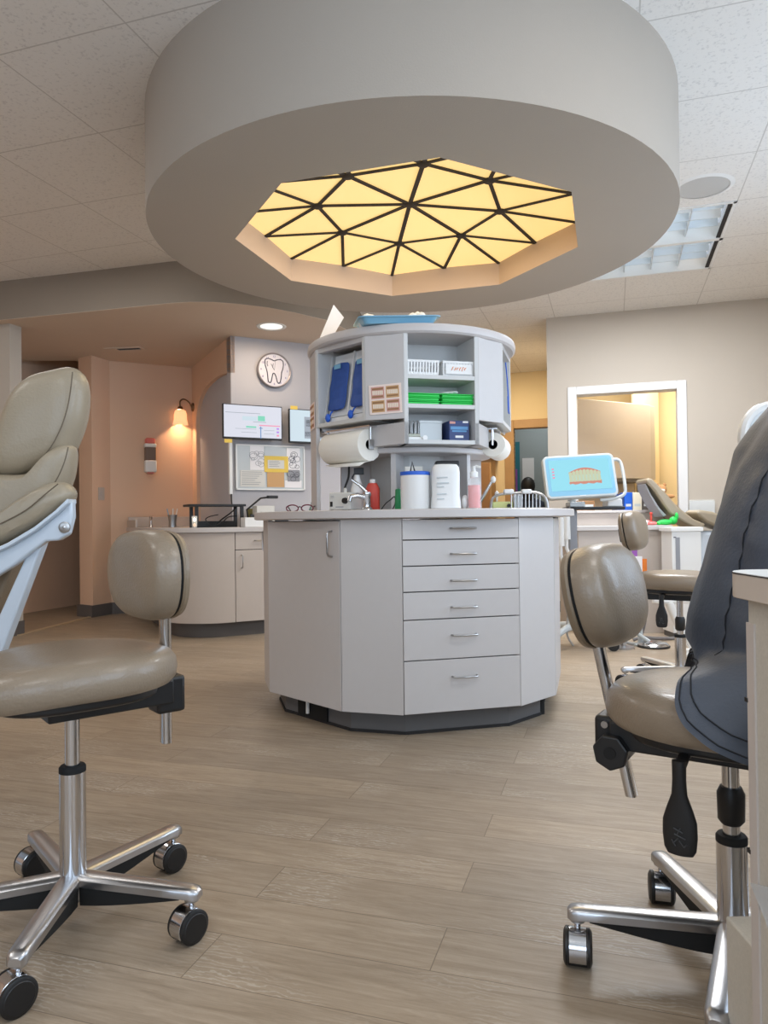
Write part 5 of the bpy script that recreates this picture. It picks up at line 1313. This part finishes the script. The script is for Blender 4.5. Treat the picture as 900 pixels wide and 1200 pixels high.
tag(MB(CLK).lathe([(.001, 0), (.028, 0), (.030, .14), (.012, .18), (.012, .2), (.001, .2)], p, 20).build('teal_bottle', mat('teal_glass', (110, 140, 136), .3)), 'dull teal bottle half hidden behind the hutch post', 'bottle')
# ---------------------------------------------------------------- sconce, soap dispenser, switch
WLn = Vector((.365, -.70, 0)).normalized(); 
sp = onp(218, 484, CLK @ Vector((-.13, 0, 0)), CLK.to_3x3() @ Vector((1, 0, 0)))
sq_ = CLK.inverted() @ sp; sq_ = Vector((-.13, 1.36, sq_.z))
sp = CLK @ sq_
t = thing('wall_sconce', 'lit bell-shaped glass wall lamp beside the arch', 'wall lamp', CLK @ Vector((0, 1.36, 2.1)))
zs_ = sp.z
mp = CLK @ Vector((-.001, 1.36, zs_+.10))
ax = CLK.to_3x3() @ Vector((-1, 0, 0))
MB().lathe([(.001, 0), (.045, 0), (.04, .015), (.001, .02)], mp, 24, axis=ax).build('wall_plate', 'bronze', t)
c0_ = mp+ax*.015
MB().tube(smooth_loop([c0_, c0_+ax*.03+Vector((0, 0, .05)), c0_+ax*.08+Vector((0, 0, .075)), c0_+ax*.115+Vector((0, 0, .05)), sp+Vector((0, 0, .09))], 5, False), .007, 8).build('arm', 'bronze', t)
MB().lathe([(.001, .10), (.018, .10), (.026, .085), (.03, .065), (.001, .065)], sp, 20).build('socket', 'bronze', t)
MB().lathe([(.028, .07), (.052, .055), (.062, .02), (.064, -.03), (.075, -.085), (.071, -.085), (.06, -.03), (.057, .02), (.047, .05)], sp, 30, cap=False).build('glass_shade', 'shade', t)
MB().ball(sp+Vector((0, 0, -.03)), (.022, .022, .034)).build('bulb', 'bulb', t)
point('sconce_lamp', sp+Vector((0, 0, -.03)), 120, (1, .60, .32), .024)
# soap dispenser
d0 = Vector((-2.63, 7.02, 0)); dd = Vector((-1.93+2.63, 7.385-7.02, 0)).normalized()
SDm = Matrix(((dd.x, -dd.y, 0, d0.x), (dd.y, dd.x, 0, d0.y), (0, 0, 1, 0), (0, 0, 0, 1)))    # local x along wall, -y to the room
sdp = SDm.inverted() @ onp(175, 535, d0, (dd.y, -dd.x, 0))
x = sdp.x
t = thing('soap_dispenser', 'white wall soap dispenser with red top on the peach wall', 'soap dispenser', SDm @ Vector((x, 0, 1.36)))
MB(SDm).b2(x-.055, x+.055, -.10, -.003, 1.365, 1.48).build('cover', 'white', t, bevel=.012, seg=3)
MB(SDm).b2(x-.05, x+.05, -.085, -.003, 1.48, 1.61).build('window', mat('smoked_window', (112, 88, 72), .3), t, bevel=.006)
MB(SDm).b2(x-.055, x+.055, -.09, -.003, 1.61, 1.645).build('collar', 'white', t, bevel=.008)
MB(SDm).b2(x-.045, x+.045, -.08, -.003, 1.645, 1.70).build('top_cap', mat('coral_plastic', (224, 112, 100), .4), t, bevel=.014, seg=3)
MB(SDm).b2(x-.03, x+.03, -.085, -.02, 1.35, 1.366).build('push_lever', mat('coral_lever', (214, 130, 120), .4), t, bevel=.004)
e0 = Vector((-2.71, 6.78, 0)); ed_ = Vector((.08, .24, 0)).normalized(); EM = Matrix(((ed_.x, -ed_.y, 0, e0.x), (ed_.y, ed_.x, 0, e0.y), (0, 0, 1, 0), (0, 0, 0, 1)))
t = thing('switch_plate', 'peach-lit light switch plate on the column end of the peach wall', 'light switch', EM @ Vector((.12, 0, 1.15)))
MB(EM).b2(.08, .16, -.008, -.001, 1.09, 1.21).build('plate', 'lamb', t, bevel=.002)
MB(EM).b2(.11, .13, -.014, -.008, 1.13, 1.17).build('rocker', 'lamb', t, bevel=.002)
# chair in the dim hall
hp = atz(56, 704, 0)
t = thing('hall_chair', 'dark metal chair with a tan seat in the dim hall', 'chair', hp)
HF = frame((hp.x-.18, hp.y-.05, 0), 25)
for x in (-.2, .2):
    for y in (-.2, .2): MB(HF).tube([(x, y, 0), (x, y, .44 if y < 0 else .86)], .012, 8).build('leg', 'black', t)
MB(HF).b2(-.22, .22, -.22, .22, .44, .49).build('seat', mat('tan_seat', (176, 138, 96), .6), t, bevel=.015, seg=3)
MB(HF).b2(-.2, .2, .19, .22, .60, .86).build('backrest', bpy.data.materials['tan_seat'], t, bevel=.012, seg=3)
# ================================================================ RIGHT BACKGROUND
# scanner cart
YS = 4.9
sc0 = aty(675, 600, YS); bx = sc0.x
t = thing('scanner_cart', 'wheeled scanner cart with a tilted screen showing teeth', 'scanner', (bx, YS, 0))
TL, TR_, BR_, BL = aty(639, 535, YS-.02), aty(722, 530, YS-.02), aty(720, 584, YS-.10), aty(637, 584.5, YS-.10)
ux = (TR_-TL); W_ = ux.length; ux.normalize(); uz = (TL-BL); H_ = uz.length; uz = (uz - ux*uz.dot(ux)).normalized(); uy = uz.cross(ux)
cen = (TL+TR_+BR_+BL)/4
SM = Matrix(((ux.x, uy.x, uz.x, cen.x), (ux.y, uy.y, uz.y, cen.y), (ux.z, uy.z, uz.z, cen.z), (0, 0, 0, 1)))
def rr2(w, h_, r, y, n=6): return [(x, y, z) for x, z, _ in rrect(w, h_, r, 0, n)]
MB(SM).loft([rr2(W_-.01, H_-.01, .03, -.012), rr2(W_, H_, .035, -.006), rr2(W_, H_, .035, .03), rr2(W_-.04, H_-.04, .03, .045)]).build('screen_housing', 'greyp', t)
sx, sz = W_*.42, H_*.40
sd_ = MB(SM).b2(-sx, sx, -.0135, -.011, -sz*.88+.006, sz*.98).build('display', 's_cyan', t)
MB(SM).loft([rr2(W_*.93, H_*.90, .022, -.0125), rr2(W_*.93, H_*.90, .022, -.0118)]).build('bezel', 'bluet', t)
# dental arch on the screen
def tri(pts, m, nm): g = MB(SM); g.prismv([(x, -.0148, z) for x, z in pts], (0, .001, 0)); return g.build(nm, m, sd_)
ua = .105; ox, oz = .03, -.005
top_ = [(ox-ua+2*ua*i/12, oz+.030+.030*math.sin(PI*i/12)) for i in range(13)]
tri([(ox-ua, oz+.012)] + top_ + [(ox+ua, oz+.012)], 's_gum', 'gum_graphic')
tri([(ox-ua-.004, oz-.045)] + [(ox-ua+2*ua*i/12, oz-.052+.004*math.sin(i*2)) for i in range(13)] + [(ox+ua+.002, oz-.03), (ox-ua, oz-.03)], 's_gum', 'gum_graphic')
for i in range(9):
    xa = ox-ua+2*ua*i/9; xb = ox-ua+2*ua*(i+1)/9-.002; hh = .016+.026*math.sin(PI*(i+.5)/9)
    g = MB(SM); g.prismv([(xa, -.0158, oz-.036), (xb, -.0158, oz-.036), (xb, -.0158, oz+.012+hh*.7), ((xa+xb)/2, -.0158, oz+.016+hh*.8), (xa, -.0158, oz+.012+hh*.7)], (0, .001, 0)); g.build('tooth_graphic', 's_tooth', sd_)
g = MB(SM)
for k in range(4): g.b2(-sx+.015, -sx+.03, -.0148, -.0138, .05-.02*k, .06-.02*k)
g.build('menu_graphic', 's_pink', sd_)
MB(SM).b2(-.02, .02, -.0135, -.012, -H_*.47, -H_*.455).build('badge', 'white', t)
# handle loop on the right side
hx = W_/2
MB(SM).tube(smooth_loop([(hx-.01, .02, H_*.36), (hx+.035, .02, H_*.36), (hx+.055, .02, H_*.22), (hx+.05, .0, -H_*.25), (hx+.035, .0, -H_*.48), (hx-.04, .01, -H_*.56), (hx-.12, .02, -H_*.56)], 6, False), .011, 10).build('handle', 'greyp', t)
zc_ = aty(680, 594, YS).z
MB().b2(aty(655, 0, YS).x, aty(722, 0, YS).x, YS-.03, YS+.12, zc_-.02, zc_).build('shelf', 'black', t, bevel=.005)
MB().b2(aty(658, 0, YS).x, aty(676, 0, YS).x, YS-.02, YS+.1, zc_, zc_+.035).build('scanner_box', 'greyp', t, bevel=.006)
MB().b2(aty(702, 0, YS).x, aty(719, 0, YS).x, YS-.02, YS+.1, zc_, zc_+.05).build('scanner_cradle', 'white', t, bevel=.006)
MB().cyl((bx-.01, YS+.07, .12), (bx-.01, YS+.07, cen.z), .028).build('pole', 'greyp', t)
MB().b2(bx-.04, bx+.02, YS+.04, YS+.1, .5, zc_-.02).build('mast_cover', 'inkg', t, bevel=.01)
for k in range(4):
    a = R(45+90*k); e = Vector((bx+.27*math.cos(a), YS+.05+.27*math.sin(a), .09))
    MB().tube([(bx-.01, YS+.07, .14), ((bx+e.x)/2, (YS+.05+e.y)/2, .13), e], [.03, .024, .018], 10).build('base_leg', 'greyp', t)
    g = MB(); g.cyl((e.x, e.y-.02, .036), (e.x, e.y+.02, .036), .036); g.cyl((e.x, e.y, .04), (e.x, e.y, .09), .012); g.build('caster', 'black', t)
for px, zt_, zb_ in ((657, 606, 640), (664, 602, 632)):
    a, b = aty(px, zt_, YS-.06), aty(px, zb_, YS-.06); g = MB(); g.cyl(b, a, .026, .022); g.tube([b, b+Vector((0, 0, -.06)), b+Vector((.02, 0, -.12))], .012, 8); g.build('wand_holder', 'white', t)
o = MB().tube(smooth_loop([aty(657, 636, YS-.06), aty(660, 660, YS-.05), aty(667, 700, YS-.02), aty(664, 740, YS), aty(672, 757, YS)], 6, False), .007, 8).build('wand_cable', 'cable', t)
# desk run with a white end unit
YD = 5.45
DTz = aty(740, 616, YD).z
d = thing('back_desk', 'long beige desk run below the doorway wall', 'desk', (aty(720, 600, YD).x, YD, 0))
xa, xb = aty(672, 0, YD).x, aty(778, 0, YD).x
MB().b2(xa-.02, xb, YD+.02, YD+.05, 0, DTz-.035).build('front_panel', 'lamb', d, bevel=.002)
MB().b2(xa-.04, xb, YD, YD+.62, DTz-.035, DTz).build('desk_top', 'top', d, bevel=.003)
MB().b2(xa-.02, xa, YD+.05, YD+.6, 0, DTz-.035).build('side_panel', 'lamb', d)
MB().b2(xb-.02, xb, YD+.05, YD+.6, 0, DTz-.035).build('side_panel', 'lamb', d)
MB().b2(xa-.02, xb+.18, YD+.40, YD+.60, DTz, aty(710, 601, YD+.4).z).build('raised_ledge', 'lamb', d, bevel=.003)
MB().b2(xa-.04, xb+.2, YD+.37, YD+.62, aty(710, 601, YD+.4).z, aty(710, 601, YD+.4).z+.02).build('ledge_top', 'top', d, bevel=.003)
LZ = aty(710, 601, YD+.4).z+.02
YE = 5.2
x0, x1 = aty(777, 0, YE).x, aty(811, 0, YE).x; zt = aty(785, 618, YE).z
e = thing('drawer_unit', 'bright white end unit with a long grey slot handle', 'cabinet', ((x0+x1)/2, YE+.1, 0))
MB().b2(x0, x1, YE, YE+.2, .04, zt-.03).build('body', 'white', e, bevel=.003)
MB().b2(x0-.01, x1+.012, YE-.012, YE+.22, zt-.03, zt).build('unit_top', 'white', e, bevel=.003)
MB().b2(x0+.025, x0+.055, YE-.004, YE, aty(780, 668, YE).z, aty(780, 630, YE).z).build('slot_handle', 'inkg', e)
MB().b2(x0+.012, x0+.03, YE-.002, YE, zt-.075, zt-.068).build('lock_mark', 'inkd', e)
MB().b2(x0+.01, x1-.01, YE+.02, YE+.2, 0, .04).build('plinth', 'kick', e)
# binders and boxes on the ledge
def lb(px0, px1, py0, m, label, name, Y=YD+.45, d_=.12, cat='binder'):
    a, b = aty(px0, py0, Y), aty(px1, py0, Y)
    t = thing(name, label, cat, ((a.x+b.x)/2, Y, LZ), None)
    MB().b2(a.x, b.x, Y, Y+d_, LZ, a.z).build('cover', m, t, bevel=.003)
    MB().b2(a.x+.012, b.x-.012, Y-.001, Y, LZ+.03, LZ+.05).build('spine_mark', 'greyp', t)
    return t
lb(731.5, 741, 577, 'blueb', 'bright blue binder standing on the ledge', 'binder')
lb(741.5, 752, 577, mat('cream_binder', (226, 220, 200), .6), 'cream binder right of the blue binder', 'binder')
lb(752.5, 768, 577, mat('charcoal_case', (88, 82, 78), .6), 'dark grey case right of the cream binder', 'storage_case', cat='case')
t = lb(677, 697, 587, 'woodd', 'brown box half hidden below the scanner screen', 'brown_box', cat='box')
t = lb(722, 731, 579, 'navy', 'dark navy binder behind the scanner handle', 'binder')
# toys on the desk
def toy(px, py, m, label, bits, cat='toy', Y=YD+.08):
    p = aty(px, py, Y); p.z = DTz
    g = MB()
    for (dx, dz_, r) in bits: g.ball(p+Vector((dx, 0, dz_)), r, 14, 8)
    return tag(g.build('toy_figure', m), label, cat)
toy(783, 615, 'green', 'bright green plastic toy lying on the white unit edge', [(-.02, .022, (.06, .03, .022)), (.04, .035, (.03, .025, .03)), (.065, .065, (.014, .014, .03)), (-.07, .015, (.02, .02, .015))])
toy(764, 613, 'pink', 'pink plastic toy left of the green toy', [(0, .015, (.04, .025, .015)), (-.03, .02, (.02, .02, .02))])
toy(757, 612, 'gauze', 'small white lump left of the pink toy', [(0, .02, (.02, .02, .02))])
g = MB(); p = aty(763, 604, YD+.14); g.cyl((p.x, p.y, DTz), (p.x, p.y, DTz+.09), .008); g.ball((p.x, p.y, DTz+.09), .012); tag(g.build('red_pen', 'red'), 'red stick standing behind the pink toy', 'pen')
# brochure with orange and purple folder hung on the desk front
Yf = YD+.012
for (x0_, x1_, y0_, y1_, m, lb_) in ((736, 747, 641, 664, 'purple', 'purple folder hanging on the desk front behind the stool'), (741, 758, 655, 684, 'orange', 'orange folder hanging on the desk front, lowest'), (740, 752, 652, 676, 'paper', 'white sheet hanging on the desk front over the orange folder')):
    a, b = aty(x0_, y0_, Yf), aty(x1_, y1_, Yf); dY = {'purple': .0, 'orange': -.008, 'paper': -.016}[m]
    tag(MB().b2(a.x, b.x, Yf+dY-.002, Yf+dY+.004, b.z, a.z).build('hanging_folder', m, bevel=.001), lb_, 'folder', 'folders on the desk front')
# reclined treatment chair behind the desk
YR = 5.56
t = thing('treatment_chair', 'taupe treatment chair reclined behind the white drawer unit', 'dental chair', (aty(805, 600, YR).x, YR, 0))
def slab(pts, Y, D, nm, m, bev=.02): return MB().prismv([aty(x, y, Y+D) for x, y in pts], (0, -D, 0)).build(nm, m, t, bevel=bev, seg=3)
slab([(744, 566), (746, 562), (752, 563), (768, 580), (780, 594), (798, 608), (812, 614), (806, 622), (790, 614), (772, 603), (764, 592), (754, 577)], YR, .24, 'backrest', 'leatherc')
slab([(746, 568), (752, 580), (762, 596), (770, 604), (766, 606), (756, 592), (747, 574)], YR+.02, .2, 'back_shell', 'inkg', .008)
slab([(776, 608), (772, 592), (782, 586), (792, 592), (812, 613), (806, 620)], YR+.25, .04, 'side_pad', 'leatherb')
slab([(800, 601), (806, 598), (820, 600), (850, 612), (890, 616), (890, 624), (830, 620), (812, 612)], YR, .24, 'seat_cushion', 'leatherc')
px_ = aty(845, 618, YR).x
MB().b2(px_-.15, px_+.15, YR+.03, YR+.22, .06, aty(845, 622, YR).z).build('pedestal', 'framew', t, bevel=.03, seg=3)
MB().b2(px_-.4, px_+.3, YR+.01, YR+.25, 0, .06).build('floor_plate', 'framew', t, bevel=.02, seg=3)
# plush bear sitting on the ledge behind it
p = aty(775, 596, YD+.52); p.z = LZ
g = thing('plush_bear', 'brown plush toy with raised arms behind the reclined chair', 'plush toy', p)
b_ = MB(); b_.ball(p+Vector((0, 0, .07)), (.055, .045, .07)); b_.ball(p+Vector((0, 0, .165)), (.045, .042, .042)); b_.ball(p+Vector((-.06, -.01, .11)), (.05, .018, .018)); b_.ball(p+Vector((.06, -.01, .11)), (.05, .018, .018)); b_.ball(p+Vector((-.035, -.03, .018)), (.025, .045, .02)); b_.ball(p+Vector((.035, -.03, .018)), (.025, .045, .02)); b_.build('plush_body', 'bear', g)
for dx in (-.03, .03): MB().ball(p+Vector((dx, 0, .205)), (.014, .01, .014), 10, 6).build('ear', 'bear', g)
MB().ball(p+Vector((0, -.04, .155)), (.02, .014, .015), 10, 6).build('muzzle', 'tooth', g)
# wall cabinet and card rail in the room behind the doorway
q0, q1 = atz(672, 466, 2.1), atz(762, 474, 2.1)
wd = (q1-q0); wd.z = 0; wl = wd.length; wd.normalize()
WC = Matrix(((wd.x, -wd.y, 0, q0.x), (wd.y, wd.x, 0, q0.y), (0, 0, 1, 0), (0, 0, 0, 1)))
zb_ = onp(720, 561, q0, (-wd.y, wd.x, 0)).z
t = thing('wall_cabinet', 'large beige wall cabinet seen through the doorway', 'cabinet', WC @ Vector((wl/2, 0, zb_)))
MB(WC).b2(-.02, wl, .02, .34, zb_, 2.1).build('body', 'lamb', t, bevel=.003)
MB(WC).b2(-.02, wl-.002, 0, .02, zb_+.006, 2.095).build('door', 'lamb', t, bevel=.003)
MB(WC).b2(-.02, wl, .004, .34, zb_-.03, zb_).build('bottom_rail', 'base', t)
MB(WC).b2(wl+.004, wl+.10, .03, .34, zb_, 2.09).build('end_panel', 'wall', t, bevel=.003)
MB(WC).b2(-.02, wl+.1, .34, .36, 0, 2.1).build('back_panel', 'lamb', t)
p = onp(770, 566, q0 + Vector((0, .3, 0)), (-wd.y, wd.x, 0))
tag(MB(WC).b2(wl+.13, wl+.36, .30, .32, zb_-.16, zb_-.01).build('hung_notice', mat('grey_green_card', (150, 150, 128), .7)), 'grey-green notice right of the wall cabinet through the doorway', 'notice')
struct(MB(WC).b2(wl+.10, wl+.5, .33, .36, 0, HC).build('wall_office_stub', 'yellow'))
# white tray holder on the wall by the doorway
a, b = onp(808, 587, P0-V*.05, V), onp(838, 606, P0-V*.05, V)
t = thing('wall_tray', 'pale wall tray fixed to the back wall right of the doorway', 'tray', (a+b)/2)
BI = BK.inverted(); a, b = BI @ a, BI @ b
MB(BK).b2(a.x, b.x, -.05, -.045, b.z, a.z).build('tray_front', 'clear', t)
MB(BK).b2(a.x, b.x, -.05, -.003, b.z-.012, b.z).build('tray_base', 'offw', t)
MB(BK).b2(a.x, b.x, -.008, -.003, b.z, a.z+.01).build('tray_back', 'offw', t)
# foot control, tubes on the floor
p = atz(766, 758, 0)
t = thing('foot_control', 'round chrome foot control on the floor under the back stool', 'foot control', p)
MB().lathe([(.001, 0), (.10, 0), (.10, .015), (.085, .03), (.03, .042), (.001, .045)], p, 36).build('disc', 'chrome', t)
MB().lathe([(.103, 0), (.106, .008), (.10, .014), (.098, .002)], p, 36, cap=False).build('rubber_ring', 'black', t)
MB().tube([p+Vector((-.03, 0, .035)), p+Vector((-.12, .02, .10)), aty(735, 716, 4.9)+Vector((0, .02, 0))], .014, 10).build('pedal_bar', 'greyp', t)
def fl(pts, r, m, lb_, Y=4.95):
    q = [aty(x, y, Y+d) for x, y, d in pts]
    for v in q: v.z = max(v.z, r)
    o = MB().tube(smooth_loop(q, 6, False), r, 8).build('floor_tube', m); tag(o, lb_, 'tube', 'tubes on the floor behind the stools'); return o
fl([(727, 722, 0), (729, 740, 0), (733, 752, 0), (748, 758, 0), (760, 760, 0)], .010, 'cable', 'grey tube bending down to the chrome foot control')
fl([(742, 750, .1), (752, 747, .1), (765, 748, .15), (785, 752, .2), (806, 755, .2)], .012, mat('slate_tube', (112, 108, 108), .5), 'dark grey tube running right behind the foot control')
fl([(757, 720, .1), (756, 730, .1), (753, 742, .1), (750, 747, .1)], .008, bpy.data.materials['slate_tube'], 'dark tube hanging from the black cap above the foot control')
fl([(728, 728, 0), (730, 745, 0), (727, 756, 0), (715, 761, 0), (700, 761, -.05), (690, 758, -.05)], .008, 'cable', 'pale tube lying on the floor left of the foot control')
p = aty(733, 724, 4.8)
p0_ = Vector((p.x, 4.85, 0))
t = thing('delivery_post', 'low chrome post with a black cap among the floor tubes', 'post', p0_)
MB().lathe([(.001, 0), (.07, 0), (.07, .012), (.02, .02), (.016, .24), (.001, .24)], p0_, 24).build('post', 'alu', t)
MB().ball(p0_+Vector((0, -.01, .22)), (.03, .03, .045)).build('knob', 'chrome', t)
q = aty(750, 718, 4.95); t2 = thing('floor_riser', 'slim grey riser with a flat black cap behind the back stool', 'riser', (q.x, 4.95, 0))
MB().lathe([(.001, 0), (.05, 0), (.05, .01), (.018, .02), (.014, q.z-.01), (.001, q.z-.01)], (q.x, 4.95, 0), 20).build('tube', 'greyp', t2)
MB().lathe([(.001, 0), (.036, 0), (.036, .016), (.001, .018)], (q.x, 4.95, q.z-.01), 20).build('cap', 'black', t2)
# big bent white tube
q = [aty(784, 706, 4.6), aty(790, 722, 4.6), aty(800, 742, 4.6), aty(812, 757, 4.6)]
t = thing('bent_stand', 'thick bent white tube stand behind the back stool', 'stand', (q[-1].x, 4.6, 0))
q2 = q + [Vector((q[-1].x+.04, 4.6, .02))]
MB().tube(smooth_loop(q2, 6, False), .026, 12).build('tube', 'white', t)
MB().lathe([(.001, 0), (.14, 0), (.14, .015), (.04, .03), (.001, .03)], (q[-1].x+.04, 4.6, 0), 28).build('base', 'white', t)
MB().tube([aty(765, 703, 4.6), aty(784, 705, 4.6), aty(815, 703, 4.6)], .02, 10).build('crossbar', 'white', t)
# tall wooden cupboard at the corridor end
ch = aty(565, 538, E0.y-.2)
t = thing('tall_cupboard', 'brown wooden cupboard against the corridor end wall', 'cupboard', ED @ Vector((-.55, -.2, 0)))
MB(ED).b2(-.78, -.26, -.38, -.01, 0, ch.z).build('carcass', 'wood', t, bevel=.004)
for x in (-.765,): MB(ED).b2(x, x+.49, -.40, -.38, .06, ch.z-.05).build('door', 'woodd', t, bevel=.004)
MB(ED).b2(-.82, -.22, -.42, -.01, ch.z, ch.z+.04).build('cornice', 'wood', t, bevel=.004)
# poster, sheet and person in the farthest room
FWm = ED @ Matrix.Translation((0, 1.5, 0))
def fpx(x, y): return FWm.inverted() @ onp(x, y, FWm @ Vector((0, -.01, 0)), V)
a, b = fpx(602, 518), fpx(610, 600); tag(MB(FWm).b2(a.x, b.x, -.012, -.003, .6, a.z).build('tall_poster', 'teal'), 'dark teal poster on the farthest wall', 'poster')
a, b = fpx(612, 537), fpx(626, 562); tag(MB(FWm).b2(a.x, b.x, -.010, -.003, b.z, a.z).build('wall_sheet', 'paper'), 'pale sheet on the farthest wall above the dark-haired person', 'paper')
a, b = fpx(601, 550), fpx(607, 600); tag(MB(FWm).b2(a.x, b.x, -.03, -.013, .5, a.z).build('purple_banner', 'purple'), 'purple cloth hanging over the teal poster', 'cloth')
hq = aty(618.5, 572, E0.y+.75)
t = thing('person', 'person with black hair in dark clothes seen from behind in the farthest room', 'person', (hq.x, hq.y, 0))
hz_ = hq.z; X_, Y_ = hq.x, hq.y
J = [((X_, Y_, hz_-.70), .12, None), ((X_, Y_, hz_-.45), .12, 0), ((X_, Y_, hz_-.24), .10, 1), ((X_, Y_, hz_-.12), .05, 2), ((X_, Y_, hz_-.03), .075, 3), ((X_, Y_, hz_+.07), .085, 4),
     ((X_-.17, Y_, hz_-.25), .055, 2), ((X_-.22, Y_-.02, hz_-.5), .042, 6), ((X_-.20, Y_+.12, hz_-.70), .033, 7), ((X_-.19, Y_+.16, hz_-.74), .03, 8),
     ((X_+.17, Y_, hz_-.25), .055, 2), ((X_+.22, Y_-.02, hz_-.5), .042, 10), ((X_+.20, Y_+.12, hz_-.70), .033, 11), ((X_+.19, Y_+.16, hz_-.74), .03, 12),
     ((X_-.10, Y_, hz_-.76), .09, 0), ((X_-.11, Y_, (hz_-.76)/2), .06, 14), ((X_-.11, Y_, .09), .045, 15), ((X_-.11, Y_+.14, .045), .035, 16),
     ((X_+.10, Y_, hz_-.76), .09, 0), ((X_+.11, Y_, (hz_-.76)/2), .06, 18), ((X_+.11, Y_, .09), .045, 19), ((X_+.11, Y_+.14, .045), .035, 20)]
skin_body('body', J, 'skin', t)
skin_body('dark_clothes', [(p, r+.03, pr_) for p, r, pr_ in J[:3]] + [(J[6][0], .085, 2), (J[7][0], .055, 3), (J[8][0], .045, 4), (J[10][0], .085, 2), (J[11][0], .055, 6), (J[12][0], .045, 7), (J[14][0], .10, 0), (J[15][0], .075, 9), (J[16][0], .058, 10), (J[18][0], .10, 0), (J[19][0], .075, 12), (J[20][0], .058, 13), (J[3][0], .10, 2)], 'trousers', t)
g = MB(); g.ball((X_, Y_-.015, hz_+.03), (.098, .10, .125), 20, 12); g.ball((X_, Y_-.05, hz_-.08), (.085, .06, .12), 16, 10); g.build('hair', 'hair', t)
